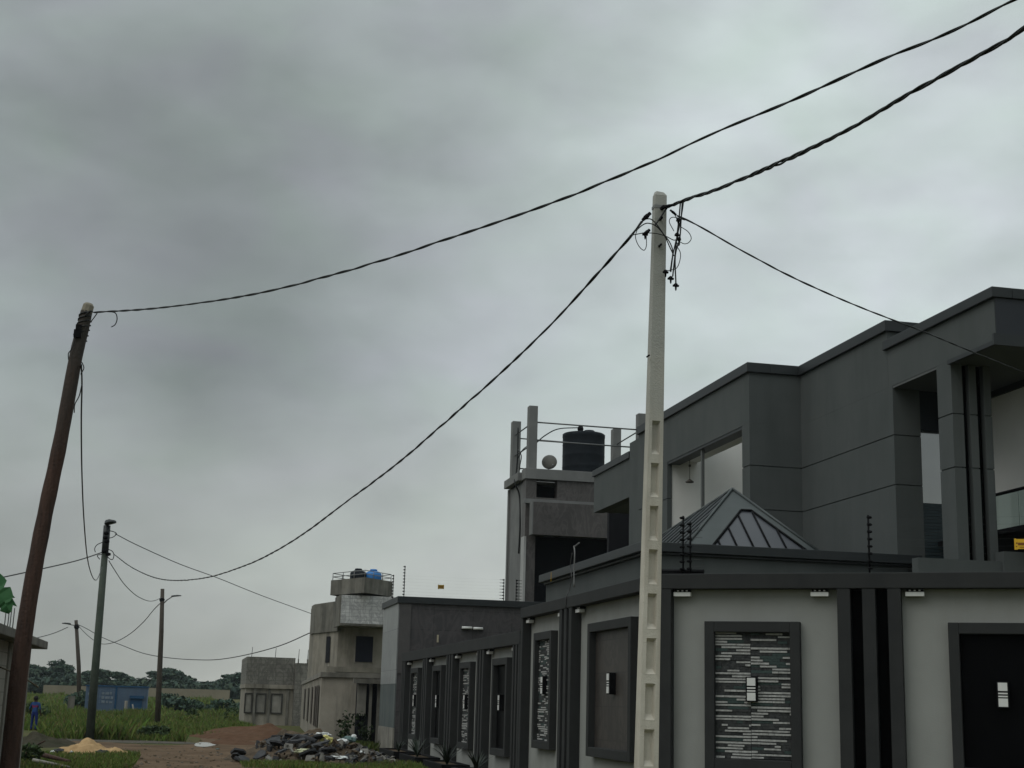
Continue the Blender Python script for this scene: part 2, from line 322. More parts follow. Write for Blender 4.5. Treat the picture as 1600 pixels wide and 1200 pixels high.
def sheet(name, pxs, z, m, jit=0.15):
    pts = [gnd(*p, z) for p in pxs]; pts.append(pts[0]); P = smooth_path(pts, 7)[:-1]
    b = MB(); b.face([(p.x+random.uniform(-jit, jit), p.y+random.uniform(-jit, jit)*2, z) for p in P])
    return tag(b.build(name, m, recalc=False), kind='structure')
DIRT = mat('packed_dirt', (.098, .064, .042), (.15, .105, .07), .95, 1.0, stain=(.048, .036, .022), stain_amt=.85, spec=.03, bump=.7, bscale=7)
MUD = mat('grey_mud', (.075, .068, .057), (.11, .10, .083), .9, 1.2, stain=(.06, .055, .045), stain_amt=.5, spec=.03, bump=.4, bscale=9)
sheet('dirt_road', [(205, 1199), (190, 1187), (215, 1175), (150, 1168), (60, 1162), (58, 1157), (150, 1159), (250, 1164), (306, 1161), (318, 1150), (300, 1145), (308, 1141), (345, 1143), (400, 1150), (430, 1158),
                    (480, 1170), (600, 1186), (640, 1215), (560, 1260), (300, 1260), (180, 1225)], .006, DIRT, .12)
sheet('cross_track', [(40, 1158), (70, 1152.5), (150, 1154), (250, 1158), (300, 1160), (300, 1162.5), (200, 1160.5), (110, 1157.5)], .011, MUD, .1)
p_ = sheet('puddle', [(303, 1163), (312, 1159.6), (326, 1160.2), (343, 1161.2), (337, 1164), (322, 1166.6), (308, 1166.2)], .016, WATER, .03)
sheet('puddle', [(318, 1149), (330, 1147.6), (345, 1148.4), (338, 1150), (325, 1150.4)], .016, WATER, .03)
random.seed(9); gb_ = MB()
for k in range(900):
    q = gnd(random.uniform(190, 640), 1146+55*random.random()**.8); r_ = .012+.035*random.random()**3; n_ = 5
    gb_.prism([(q.x+r_*random.uniform(.6, 1.2)*math.cos(6.283*i/n_), q.y+r_*random.uniform(.6, 1.2)*math.sin(6.283*i/n_)) for i in range(n_)], .0, r_*random.uniform(.5, 1.1), random.choice((0, 0, 1)))
tag(gb_.build('gravel', [mat('track_stone', (.10, .08, .055), (.17, .14, .10), .95, 30, bump=0, spec=.03), mat('pale_track_stone', (.2, .18, .15), None, .95, 30, bump=0, spec=.03)]), kind='stuff')
_hb = MB()
_hp = [(x, 900+60*math.sin(x*.01), 10+9*mnoise.noise((x*.006, 3, 0))+6*mnoise.noise((x*.02, 9, 0))) for x in range(-700, 900, 25)]
for a, b_ in zip(_hp[:-1], _hp[1:]):
    _hb.face([(a[0], a[1]-160, .9), (b_[0], b_[1]-160, .9), b_, a]); _hb.face([a, b_, (b_[0], b_[1]+220, .9), (a[0], a[1]+220, .9)])
tag(_hb.build('hills', mat('far_hill', (.06, .078, .07), (.075, .092, .08), .95, .02, bump=0)), kind='structure')

# ------------------------------------------------------------------ boundary wall (three runs), built in a local frame: u along, v out, z up
def ledger(b, u0, u1, z0, z1, s, v0):
    """thin split-stone strips: slots 0 dark, 1 white, 2 green-grey"""
    mid = (u0+u1)/2-.03
    for a, c in ((u0, mid), (mid+.004, u1)):
        z = z0+random.uniform(0, .015); prev = []
        while z < z1:
            hh = random.uniform(.034, .040); u = a
            row = []
            while u < c-.02:
                l = random.choice((.08, .12, .16, .22, .28, .36)); e = min(u+l, c)
                mi = 1 if random.random() < .52 else random.choice((0, 0, 0, 2))
                if mi == 1: row.append((u, e))
                t = random.uniform(.012, .022)+(.012 if mi == 1 else 0)
                zz = z+(hh*.62 if mi == 1 else hh-.003)
                if mi == 1: b.box(u, e-.003, s*v0, s*(v0+.012), zz+.002, min(z+hh-.003, z1), 0)
                b.box(u, e-.003, s*v0, s*(v0+t), z, min(zz, z1), mi); u = e
            z += hh; prev = row
STW = mat('white_split_stone', (.27, .27, .26), (.44, .44, .425), .8, 25, bump=.4); STD = mat('dark_split_stone', (.022, .024, .025), (.06, .062, .062), .75, 18, bump=.4); STG = mat('green_split_stone', (.035, .055, .052), (.05, .072, .068), .75, 18, bump=.4)
def wall_run(root, s, top, length, pillars, frames, fz, capt, spots, nlab):
    bk = MB(); bk.box(0, length, -s*.15, 0, 0, top-.05)
    wl = bk.build('wall_panel', WHITEW, root, True)
    cp = MB(); cp.box(-.0, length, -s*.17, s*.185, top-capt, top); cp.build('coping', TRIM, root, True, bevel=.008)
    for (a, c) in pillars:
        pb = MB(); wd = c-a
        if wd < .35: pb.box(a, c, 0.0, s*.175, 0, top-capt)
        else:
            g = wd*.19; r = (wd-2*g)/3
            for k in range(3): pb.box(a+k*(r+g), a+k*(r+g)+r, 0.0, s*.175, 0, top-capt)
        po = pb.build('pillar', TRIM, root, True, bevel=.006)
        if wd >= .35:
            gb = MB()
            for k in range(2): gb.box(a+r+k*(r+g)+.001, a+r+g+k*(r+g)-.001, .002*s, s*.03, 0, top-capt+.001)
            gb.build('groove', GROOVE, po, True)
    for (a, c, kind) in frames:
        z0, z1 = fz; wd = .13
        fb = MB()
        fb.box(a, a+wd, 0, s*.13, z0, z1); fb.box(c-wd, c, 0, s*.13, z0, z1); fb.box(a+wd, c-wd, 0, s*.13, z0, z0+.14); fb.box(a+wd, c-wd, 0, s*.13, z1-.14, z1)
        fr = fb.build('panel_frame', TRIM, root, True, bevel=.008)
        ib = MB(); ib.box(a+wd, c-wd, .002*s, s*.02, z0+.14, z1-.14)
        if kind == 'ledger':
            ledger(ib, a+wd+.002, c-wd-.002, z0+.142, z1-.142, s, .02); ib.build('stone_panel', [STD, STW, STG], fr, True, recalc=False)
        elif kind == 'brown': ib.build('stone_panel', BROWNP, fr, True)
        else: ib.build('dark_panel', BLACKP, fr, True)
        um = (a+c)/2-.01; zc = z0+.53*(z1-z0)+.02
        lb = MB(); lb.box(um-.075, um+.075, s*.015, s*.12, zc-.16, zc+.16); lo = lb.build('wall_lamp', BLACK, fr, True, bevel=.004)
        db = MB(); db.box(um-.055, um+.055, s*.118, s*.128, zc+.045, zc+.145); db.box(um-.055, um+.055, s*.118, s*.128, zc-.145, zc-.045)
        for q in (.006, -.03): db.box(um-.055, um+.055, s*.118, s*.126, zc+q, zc+q+.018)
        db.build('lamp_diffuser', LAMPW, lo, True)
    for u in spots:
        z = top-capt; sb = MB(); sb.box(u-.10, u+.10, s*.01, s*.10, z-.035, z-.001); sb.box(u-.115, u+.115, s*.03, s*.125, z-.095, z-.042, 1)
        for k in (-.06, 0, .06): sb.box(u+k-.012, u+k+.012, s*.10, s*.106, z-.03, z-.014, 1)
        sb.build('spotlight', [BLACK, LAMPW], root, True)

side = thing('boundary_wall', 'tall side run of the dark framed boundary wall, behind the concrete pole', 'wall', (6.33, 18.88, 0), math.pi/2, 'runs of the boundary wall')
wall_run(side, 1, 3.275, 8.05, [(-.05, .32), (4.32, 5.12), (7.88, 8.05)], [(1.17, 3.49, 'brown'), (5.85, 7.17, 'ledger')], (.74, 2.775), .19, (.5, 4.14, 5.3, 7.7), '')
low = thing('boundary_wall', 'long low side run of the boundary wall, four narrow framed bays receding to the street', 'wall', (6.33, 26.935, 0), math.pi/2, 'runs of the boundary wall')
wall_run(low, 1, 2.86, 15.35, [(.02, .65), (3.45, 4.17), (7.12, 7.97), (10.84, 11.57), (14.7, 15.35)],
         [(1.35, 2.78, 'black'), (5.13, 6.46, 'ledger'), (8.89, 10.25, 'black'), (12.6, 13.95, 'ledger')], (.48, 2.40), .25, (.82, 3.27, 4.34, 6.95, 8.14, 10.67, 11.74, 14.5), '')
FA = math.radians(-33.03)
front = thing('boundary_wall', 'front run of the boundary wall facing the viewer, with large white stone panel bay', 'wall', (6.16, 18.915, 0), FA, 'runs of the boundary wall')
wall_run(front, -1, 3.27, 9.3, [(.0, .30), (2.50, 3.30), (5.53, 6.33), (8.5, 9.3)], [(.745, 2.005, 'ledger'), (3.86, 5.12, 'black'), (6.9, 8.16, 'ledger')], (.74, 2.645), .2, (.44, 2.27, 3.47, 5.35), '')
FU = Vector((math.cos(FA), math.sin(FA), 0)); FV = Vector((math.sin(FA), -math.cos(FA), 0))*1.0    # along, outwards
def fpt(u, v, z): return Vector((6.16, 18.915, 0))+FU*u+FV*v+Vector((0, 0, z))

# planters with spiky plants at the foot of the low wall
def leaf_blades(b, c, n, ln, wd, spread, mi=0):
    for k in range(n):
        a = random.uniform(0, 6.283); l = ln*random.uniform(.7, 1.15); sp = spread*random.uniform(.4, 1.2)
        d = Vector((math.cos(a), math.sin(a), 0)); q = Vector((-d.y, d.x, 0)); prev = None
        for i in range(5):
            t = i/4; p = Vector(c)+d*(sp*l*t**1.3)+Vector((0, 0, l*(t*.95-.45*sp*t*t))); ww = wd*(1-t)*(.5+t) if i < 4 else .001
            cur = (p-q*ww, p+q*ww)
            if prev: b.face([prev[0], prev[1], cur[1], cur[0]], mi, True)
            prev = cur
SPIKE = mat('spiky_leaf', (.009, .016, .009), (.016, .026, .015), .5, 6, bump=0)
for (y0, y1, lab) in ((28.3, 30.2, 'nearest the tall wall'), (31.3, 33.8, 'by its near stone panel'), (35.0, 37.6, 'between the two dark panels'), (38.6, 41.5, 'at its far end')):
    t = thing('planter', 'low black planter at the low wall foot, '+lab, 'planter', (5.75, y0, 0), 0, 'planters along the low wall')
    b = MB(); b.box(5.5, 6.12, y0, y0+.08, 0, .20); b.box(5.5, 6.12, y1-.08, y1, 0, .20); b.box(5.5, 5.58, y0+.08, y1-.08, 0, .20); b.box(6.04, 6.12, y0+.08, y1-.08, 0, .20)
    b.build('planter_box', BLACK, t, bevel=.01)
    b = MB(); b.box(5.58, 6.04, y0+.08, y1-.08, .02, .16); b.build('soil', HEAPM, t)
for (y, l, lab) in ((28.9, .62, 'spiky dark plant in the planter nearest the tall wall'), (32.2, .7, 'spreading spiky plant in the planter before the near white stone panel'), (36.4, .72, 'spiky plant in the planter between the two dark panels'), (39.6, .5, 'small spiky plant in the farthest planter')):
    b = MB(); leaf_blades(b, (5.78, y, .15), 26, l*.95, .03, .75); tag(b.build('spiky_plant', SPIKE, recalc=False), lab, 'plant', 'spiky plants along the wall')

# ------------------------------------------------------------------ annex building at the end of the low wall
an = thing('annex_building', 'flat-roofed building clad in dark marble tiles beyond the low wall', 'building', (6.15, 43.2, 0))
b = MB(); b.box(6.155, 11.3, 43.2, 46.6, 0, 4.36); b.build('front_wall', MARBLE, an)
b = MB(); b.box(6.12, 6.153, 43.235, 46.57, 2.0, 4.36); b.build('side_cladding', MARBLES, an)
b = MB(); b.box(6.125, 6.153, 43.235, 46.57, .72, 1.998); b.build('lower_side_panel', mat('grey_green_render', (.07, .085, .085), (.095, .11, .108), .8, 2, stain=(.2, .21, .2), stain_amt=.35, streak=3, bump=.2), an)
b = MB(); b.box(6.10, 6.153, 43.235, 46.57, 0, .718); b.build('plinth', CONC, an)
b = MB(); b.box(6.07, 11.34, 43.12, 46.68, 4.361, 4.56); b.build('coping', HCAP, an, bevel=.01)
for xx in (6.16+.02,):
    b = MB(); b.box(6.16, 6.5, 43.17, 43.199, 2.3, 4.36); b.build('corner_strip', mat('corner_stone', (.07, .066, .066), (.09, .085, .084), .5, 3), an)
lf = MB(); lf.box(8.04, 8.70, 43.14, 43.199, 3.645, 3.66); lf.tube([(8.05, 43.12, 3.70), (8.36, 43.12, 3.70)], .04, 8, 1); lf.tube([(8.40, 43.12, 3.69), (8.69, 43.12, 3.69)], .04, 8, 1)
lf.build('tube_light', [BLACK, LAMPW], an)
b = MB(); b.box(7.31, 7.36, 43.15, 43.199, 3.24, 3.46); b.build('small_lamp', mat('cream_plastic', (.38, .34, .25), None, .5), an)
b = MB(); b.box(7.32, 8.6, 43.18, 43.199, 2.7, 3.12); b.build('window', BLACKP, an)  # flat black panel stands for the shade in a recessed opening

# ------------------------------------------------------------------ gatehouse with flat roof and pyramid roof light
gh = thing('gatehouse', 'single-storey grey gatehouse with a flat dark-edged roof behind the boundary wall', 'building', (7.07, 22.28, 0))
b = MB(); b.box(7.22, 11.8, 22.40, 29.3, 0, 3.93); b.build('wall', HOUSE, gh)
b = MB(); b.box(7.07, 12.02, 22.28, 29.34, 3.975, 4.13); b.box(7.16, 11.9, 22.34, 29.28, 3.93, 3.975); b.build('roof', HCAP, gh, bevel=.01)
A0, A1, A2, A3 = (Vector((8.05, 23.0, 4.135)), Vector((10.55, 23.0, 4.135)), Vector((10.55, 27.4, 4.135)), Vector((8.05, 27.4, 4.135)))
AP = Vector((9.45, 24.4, 5.394))
rf = MB()
for a, c in ((A1, A2), (A2, A3), (A3, A0)): rf.face([a, c, AP])
rf.face([A0, A1, AP], 2)
rb = rf                                                       # corrugation ribs on the left slope
for k in range(1, 14):
    t = k/14; p = A0.lerp(A3, t); tp_ = (AP.y-A0.y)/(A3.y-A0.y); hgh = t/tp_ if t < tp_ else (1-t)/(1-tp_)
    q = Vector((p.x+(AP.x-p.x)*hgh, p.y, p.z+(AP.z-p.z)*hgh)); rb.tube([p+Vector((-.006, 0, .01)), q+Vector((-.006, 0, .01))], .017, 5)
ro = rf.build('pyramid_roof', [ROOFM, PANE, FLASH], gh)
fl = MB()                                                     # flashing: wide bands along the hips and over the apex
nF = (A1-A0).cross(AP-A0).normalized()
if nF.y > 0: nF = -nF
def onf(s_, t_, o=.012): return A0.lerp(A1, s_).lerp(AP, t_)+nF*o
def band(q, o=.012):
    lo = [p+nF*0.001 for p in q]; hi = [p+nF*o for p in q]; fl.face(hi); n = len(q)
    for k in range(n): fl.face([lo[k], lo[(k+1) % n], hi[(k+1) % n], hi[k]])
def fp(x, t, o=.006):
    p = Vector((x, A0.y+(AP.y-A0.y)*t, A0.z+(AP.z-A0.z)*t)); return p+nF*o
def xl(t): return A0.x+.46+(AP.x-A0.x)*t
def xr(t): return A1.x-.24+(AP.x-A1.x)*t
TT = .64
for a in (A0, A1, A3): fl.tube([a+Vector((0, 0, .01)), AP+Vector((0, 0, .015))], .026, 6)
fl.build('flashing', FLASH, ro, recalc=True)
pn = MB(); pn.face([fp(xl(0), 0), fp(xr(0), 0), fp(xr(TT), TT), fp(xl(TT), TT)]); pn.build('glazing', PANE, ro)
gb = MB()
for q in ([fp(xl(0), 0, .02), fp(xl(TT), TT, .02)], [fp(xr(0), 0, .02), fp(xr(TT), TT, .02)], [fp(xl(TT), TT, .022), fp(xr(TT), TT, .022)]): gb.tube(q, .022, 5)
x = A0.x+.66
while x < A1.x-.3:
    tm = min(TT, (x-A0.x-.46)/(AP.x-A0.x)) if x < AP.x else min(TT, (x-A1.x+.24)/(AP.x-A1.x))
    if tm > .03: gb.tube([fp(x, 0, .018), fp(x, tm, .018)], .018, 5)
    x += .30
gb.build('glazing_bar', BLACK, ro)

# ------------------------------------------------------------------ two-storey house
hs = thing('two_storey_house', 'large dark grey two-storey modern house with stepped flat roof and open balconies', 'house', (11.862, 19.45, 0))
def slabs(b, x0, x1, y0, y1, zs, gap=.022, inset=None, mi=0):
    for a, c in zip(zs[:-1], zs[1:]): b.box(x0, x1, y0, y1, a+(gap if a > 0.01 and a in JO else 0), c, mi)
JO = (5.40, 6.28)
def joints(b, x0, x1, y0, y1, z0, z1, dx=0, dy=0):
    """wall with open joints at the two levels: face slabs plus a set-back core"""
    zs = [z0]+[j for j in JO if z0 < j < z1]+[z1]
    slabs(b, x0, x1, y0, y1, zs)
    for j in JO:
        if z0 < j < z1: b.box(x0+dx, x1-.01, y0+dy, y1-.01, j, j+.022)
b = MB()
joints(b, 10.747, 11.05, 26.794, 27.2, 0, 7.155, .02, .02)
b.box(10.747, 11.05, 26.794, 34.2, 7.157, 8.2)
joints(b, 10.747, 10.86, 31.94, 34.2, 0, 7.155, .02, .02)
b.box(10.75, 11.05, 27.201, 31.939, 0, 4.45)
joints(b, 11.051, 11.86, 26.796, 27.0, 0, 8.2, 0, .02)
joints(b, 11.862, 12.15, 22.85, 27.0, 0, 7.17, .02, .02)
b.box(11.862, 12.15, 23.0, 27.0, 7.172, 8.2)
b.box(12.151, 20, 23.0, 23.2, 7.172, 8.2)
joints(b, 12.151, 12.38, 22.852, 23.0, 0, 7.17, 0, .02)
b.box(11.864, 12.1, 19.45, 22.998, 7.172, 7.86)
b.box(12.101, 20, 19.452, 19.7, 7.172, 7.28)
joints(b, 11.862, 12.02, 20.83, 21.29, 3.9, 7.170, .02, .02)
# column face in three ribs with two black grooves between
for x0, x1 in ((12.021, 12.06), (12.18, 12.31), (12.44, 12.57)): joints(b, x0, x1, 20.83, 21.29, 3.9, 7.170, 0, .02)
b.build('wall', HOUSE, hs)
b = MB(); b.box(12.061, 12.179, 20.95, 21.28, 3.9, 7.16); b.box(12.311, 12.439, 20.95, 21.28, 3.9, 7.16); b.build('groove', GROOVE, hs)
b = MB()
b.box(10.69, 11.2, 26.74, 34.2, 8.201, 8.40); b.box(11.201, 11.80, 26.74, 27.1, 8.201, 8.40); b.box(11.801, 12.2, 22.94, 27.1, 8.201, 8.40); b.box(12.201, 20, 22.94, 23.4, 8.201, 8.40)
b.box(11.80, 12.15, 19.39, 23.08, 7.861, 8.03); b.box(12.151, 20, 19.39, 19.8, 7.861, 8.03)
b.build('roof_capping', HCAP, hs, bevel=.01)
b = MB(); b.box(11.872, 20, 19.43, 19.448, 7.282, 7.86); b.box(12.102, 20, 19.448, 19.7, 7.282, 7.86); b.build('fascia_panel', HDARK, hs)
b = MB(); b.box(11.80, 12.1, 19.40, 19.449, 7.10, 7.28); b.box(12.1, 20, 19.40, 19.5, 7.10, 7.28); b.box(11.80, 11.861, 19.45, 20.83, 7.10, 7.17); b.build('fascia_ledge', HCAP, hs)
b = MB(); b.box(11.87, 20, 19.5, 22.99, 7.13, 7.17); b.build('soffit', SOFFIT, hs)
b = MB(); b.box(12.0, 20, 19.8, 30, 7.90, 8.02); b.box(11.1, 11.5, 27.15, 34.0, 8.05, 8.19); b.build('roof', HCAP, hs)
# balcony behind the column
b = MB(); b.box(13.65, 13.85, 21.32, 22.99, 4.1, 7.13); b.build('balcony_wall', INSIDE, hs)
b = MB(); b.box(13.60, 13.649, 21.32, 22.8, 7.02, 7.129); b.build('cornice', HCAP, hs)
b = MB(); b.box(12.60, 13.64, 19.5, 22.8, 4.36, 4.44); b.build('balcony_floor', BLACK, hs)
bl = MB()
for y0, y1 in ((20.62, 21.33), (19.9, 20.61)): bl.box(12.84, 12.855, y0, y1, 4.441, 5.05)
bo = bl.build('balustrade_glass', GLASSB, hs)
b = MB(); b.tube([(12.847, 19.9, 5.075), (12.847, 21.35, 5.075)], .028, 8); b.build('handrail', BLACK, bo)
b = MB(); b.box(12.80, 12.86, 21.331, 21.42, 4.441, 5.05); b.build('balustrade_post', LAMPW, bo)
# tall window in the recess
wn = MB(); wn.box(12.381, 13.64, 22.87, 22.92, 5.12, 6.42); wo = wn.build('window', GLASS, hs)
b = MB(); b.box(12.381, 13.64, 22.86, 22.92, 6.421, 7.12); b.build('shutter_box', mat('shaded_box', (.012, .016, .022), None, .6, bump=0), wo)  # shade on the lintel box is put into its dark colour
b = MB()
for k in range(18): b.box(12.381, 13.64, 22.865+(k % 2)*.004, 22.92, 4.1+k*.0566, 4.1+k*.0566+.052)
b.build('shutter', mat('reflection_slats', (.022, .034, .04), (.03, .044, .05), .5, 4, bump=.05), wo)  # slats in the dark tone of a building reflected low in the window
# ground-floor wall under the balcony
b = MB(); b.box(11.05, 12.5, 20.62, 20.82, 0, 3.90); b.box(12.501, 20, 20.56, 20.82, 0, 4.06); b.build('lower_wall', HOUSE, hs)
b = MB(); b.box(12.6, 20, 20.9, 21.0, 3.6, 4.36); b.build('shade_sheet', BLACK, hs)  # black sheet painting in the shade of the void below the balcony
# open balcony room behind the pole
b = MB()
b.box(10.87, 15.5, 31.96, 32.1, 4.2, 8.0); b.box(15.3, 15.5, 27.2, 31.95, 4.2, 8.0); b.box(11.06, 11.5, 27.2, 31.95, 7.19, 7.3); b.box(11.06, 12.4, 27.05, 27.19, 4.2, 7.18)  # ceiling cut back to a strip so skylight brightens the room
b.build('balcony_room', INSIDE, hs)
b = MB(); b.box(10.76, 11.05, 27.201, 31.939, 7.10, 7.155); b.build('lintel', HCAP, hs)
b = MB(); b.box(10.8, 10.86, 29.72, 29.80, 4.451, 7.10); b.build('mullion', SOFFIT, hs)
b = MB(); b.tube([(11.04, 31.2, 7.19), (11.04, 31.2, 6.62)], .008, 5); b.lathe([(.02, .06), (.10, 0), (.09, -.02), (.02, -.03)], (11.04, 31.2, 6.60), 12); b.lathe([(.03, 0), (.03, .05)], (11.04, 31.2, 6.95), 8); b.build('pendant_lamp', mat('lamp_brown', (.06, .05, .04), None, .5), hs)
# rear wing that juts out towards the street
rw = thing('rear_wing', 'rear wing of the dark grey house overhanging the street side, left of the concrete pole', 'building', (11.594, 36.6, 0))
b = MB(); b.box(11.594, 11.9, 37.62, 41.3, 7.14, 8.22); b.build('wall', HOUSE, rw)
b = MB(); b.box(11.54, 12.3, 37.62, 41.35, 8.221, 8.40); b.build('roof_capping', HCAP, rw)
b = MB(); b.box(11.56, 11.95, 36.6, 37.6, 3.9, 8.62); b.build('fin_wall', HOUSE, rw)
b = MB(); b.box(11.91, 20, 36.6, 41.2, 7.15, 8.2); b.build('roof', SOFFIT, rw)
b = MB(); b.box(12.6, 20, 43.1, 43.3, 0, 8.2); b.build('back_wall', VOID, rw)  # near-black wall paints in the shade of the void under the wing

# ------------------------------------------------------------------ tank tower with stone cladding
tw = thing('tank_tower', 'tall stone-clad tower with open rail deck behind the house', 'tower', (11.5, 50, 0))
TX0, TX1, TY0, TY1 = 11.5, 16.0, 50.0, 52.75
b = MB(); b.box(TX0, 11.89, TY0, TY0+.5, 0, 9.42); b.box(11.89, 12.66, TY0+.0, TY0+.4, 7.4, 8.77); b.box(12.661, TX1, TY0, TY0+.4, 8.70, 9.42); b.box(TX0+.001, TX1, TY1-.35, TY1-.001, 0, 9.42); b.build('wall', MARBLEB, tw)
b = MB(); b.box(TX0+.0, TX0+.3, TY0+.501, TY1-.351, 0, 9.42); b.build('side_wall', TOWER, tw)
b = MB(); b.box(TX0-.03, TX0+.05, TY0-.02, TY0+.46, 0, 7.35); b.build('corner_strip', mat('pale_tower_strip', (.34, .34, .335), (.4, .4, .39), .8, 2), tw)
b = MB(); b.box(11.47, 11.56, TY1+.0, TY1+.2, 0, 9.40); b.build('rear_pier', TOWER, tw)
b = MB(); b.box(TX0+.301, TX1, TY0+.8, TY1-.36, 0, 9.3); b.build('shade_core', VOID, tw)  # solid block whose colour stands for the shade within the tower
b = MB(); b.box(TX0-.06, TX1, TY0-.08, TY0+.5, 9.421, 9.80); b.box(TX0-.20, TX0+.4, TY0+.501, TY1+.1, 9.421, 9.72); b.build('parapet', TOWER, tw, bevel=.01)
b = MB(); b.box(TX0, TX1, TY0+.501, TY1, 9.35, 9.419); b.build('deck', TOWER, tw)
b = MB(); b.box(TX0-.08, 12.75, TY0-.12, TY0-.001, 8.53, 8.69); b.box(12.751, TX1, TY0-.05, TY0-.001, 8.53, 8.695); b.build('ledge', TOWER, tw)
b = MB(); b.box(11.66, TX1, TY0-.55, TY0-.13, 7.37, 8.529); b.build('cladding_box', MARBLEB, tw)
b = MB(); b.box(11.62, 11.659, TY0-.55, TY0-.13, 7.37, 8.529); b.build('box_end', TOWER, tw)
for (x, y, z0, zt) in ((11.72, TY0+.17, 9.80, 12.12), (15.86, TY0+.17, 9.80, 12.12), (11.64, TY1-.2, 9.72, 11.98), (15.6, TY1-.2, 9.42, 11.95)):
    b = MB(); b.box(x-.16, x+.16, y-.17, y+.17, z0, zt); b.build('post', TOWER, tw, bevel=.01)
b = MB()
for z in (11.53, 10.86): b.tube([(11.88, TY0+.1, z), (15.7, TY0+.1, z-.02)], .028, 6)
for z in (11.45, 10.65): b.tube([(11.64, TY0+.3, z), (11.6, TY1-.3, z)], .025, 6); b.tube([(15.8, TY0+.3, z+.05), (15.6, TY1-.3, z-.1)], .025, 6)
for z in (11.35, 10.2): b.tube([(11.8, TY1-.2, z), (15.44, TY1-.2, z-.05)], .025, 6)
b.build('rail', mat('rail_grey', (.10, .105, .105), (.14, .145, .145), .5, 5, metal=.3), tw)
b = MB(); b.tube(smooth_path([(11.42, TY0+1.2, 11.5), (11.43, TY0+1.2, 10.4), (11.4, TY0+1.25, 9.75), (11.28, TY0+.9, 9.4), (11.47, TY0+.9, 8.9), (11.47, TY0+.7, 7.8), (11.46, TY0+.75, 6.8)]), .03, 6)
b.tube(smooth_path([(11.42, TY0+1.2, 10.7), (11.5, TY0+.9, 10.4), (11.44, TY0+.8, 10.05), (11.5, TY0+1.1, 9.9)]), .02, 5)
b.tube(smooth_path([(11.44, TY0+1.3, 10.3), (11.52, TY0+.8, 10.6), (11.7, TY0+.4, 10.75)]), .018, 5)
b.build('hanging_cable', CABLE, tw)
b = MB(); b.tube(smooth_path([(11.85, TY0+.2, 10.75), (12.3, TY0+.5, 11.15), (12.9, TY0+.9, 11.5), (13.74, TY0+1, 11.62)]), .022, 6); b.build('water_pipe', TANKM, tw)
tk = thing('water_tank', 'big dark plastic water tank on the deck of the stone-clad tower', 'water tank', (14.0, 51.4, 9.42))
b = MB(); b.lathe([(.70, 0), (.79, .04), (.79, .30), (.797, .33), (.79, .36), (.79, .72), (.797, .75), (.79, .78), (.79, 1.15), (.797, 1.18), (.79, 1.21), (.79, 1.56), (.797, 1.59), (.79, 1.62), (.79, 1.86), (.80, 1.89), (.80, 2.0), (.76, 2.03), (.30, 2.06), (.05, 2.06)], (14.0, 51.4, 9.42), 40)
b.build('body', TANKM, tk)
b = MB(); b.lathe([(.22, 0), (.22, .06), (.18, .09), (.02, .10)], (14.15, 51.2, 11.481), 20); b.build('lid', TANKM, tk)
b = MB(); b.lathe([(.02, -.12), (.09, -.09), (.12, 0), (.09, .09), (.02, .12)], (13.76, 51.0, 11.57), 14); b.build('float_valve', BLACK, tk)
dh = thing('satellite_dish', 'round grey satellite dish beside the dark water tank', 'satellite dish', (12.42, 50.3, 9.8))
b = MB(); b.lathe([(.005, .10), (.12, .085), (.22, .05), (.28, 0), (.275, -.012), (.2, .03), (.1, .065), (.005, .08)], n=28)
o = b.build('dish', DISHM, dh, True); o.location = (0, 0, .33); o.rotation_euler = (math.radians(78), 0, math.radians(-18))
b = MB(); b.tube([(0, .08, .30), (0, .15, 0)], .022, 6); b.build('mast', STEEL, dh, True)
b = MB(); b.tube([(0.02, -.02, .10), (.06, -.26, .16)], .012, 5); b.lathe([(.03, 0), (.03, .07)], (.06, -.29, .14), 8); b.build('feed_arm', STEEL, dh, True)

# ------------------------------------------------------------------ unfinished house at the far end
uf = thing('unfinished_house', 'unfinished raw concrete house with a stepped upper floor at the street end', 'house', (5, 60, 0))
b = MB(); b.box(3.36, 6.01, 82.4, 90, 2.2, 3.68); b.build('upper_block_wall', BLOCKX, uf)
b = MB(); b.box(3.33, 6.01, 82.3, 90, 1.98, 2.198); b.box(3.40, 6.01, 82.42, 90, 0, 1.979); b.build('lower_wall', CONCT, uf)
for x0, x1 in ((3.42, 3.72), (4.02, 4.46), (4.86, 5.36)):
    fb = MB(); fb.box(x0-.07, x0, 82.35, 82.419, .62, 1.72); fb.box(x1, x1+.07, 82.35, 82.419, .62, 1.72); fb.box(x0, x1, 82.35, 82.419, 1.65, 1.72); fb.box(x0, x1, 82.35, 82.419, .62, .69)
    wo = fb.build('window', mat('dark_window_frame', (.045, .043, .038), None, .9), uf)  # dark raised strips around each blocked-up window
    b = MB(); b.box(x0, x1, 82.40, 82.418, .691, 1.649); b.build('block_infill', CONC, wo)
for x in (3.9, 4.68, 5.7):
    b = MB(); b.box(x-.06, x+.06, 82.36, 82.419, 0, 1.97); b.build('pilaster', CONCD, uf)
b = MB(); b.box(6.02, 8.9, 81.8, 88, 0, 3.4); b.box(6.1, 6.16, 81.75, 81.9, 3.401, 3.62); b.box(6.6, 6.66, 81.75, 81.9, 3.401, 3.62); b.build('link_wall', BLOCKX, uf)
for x, y, z in ((6.13, 81.83, 3.6), (6.63, 81.83, 3.6), (3.6, 82.6, 3.66), (4.9, 82.6, 3.66)):
    b = MB(); b.tube([(x, y, z), (x+.02, y, z+.55)], .016, 5); b.build('rebar', WIRE, uf)
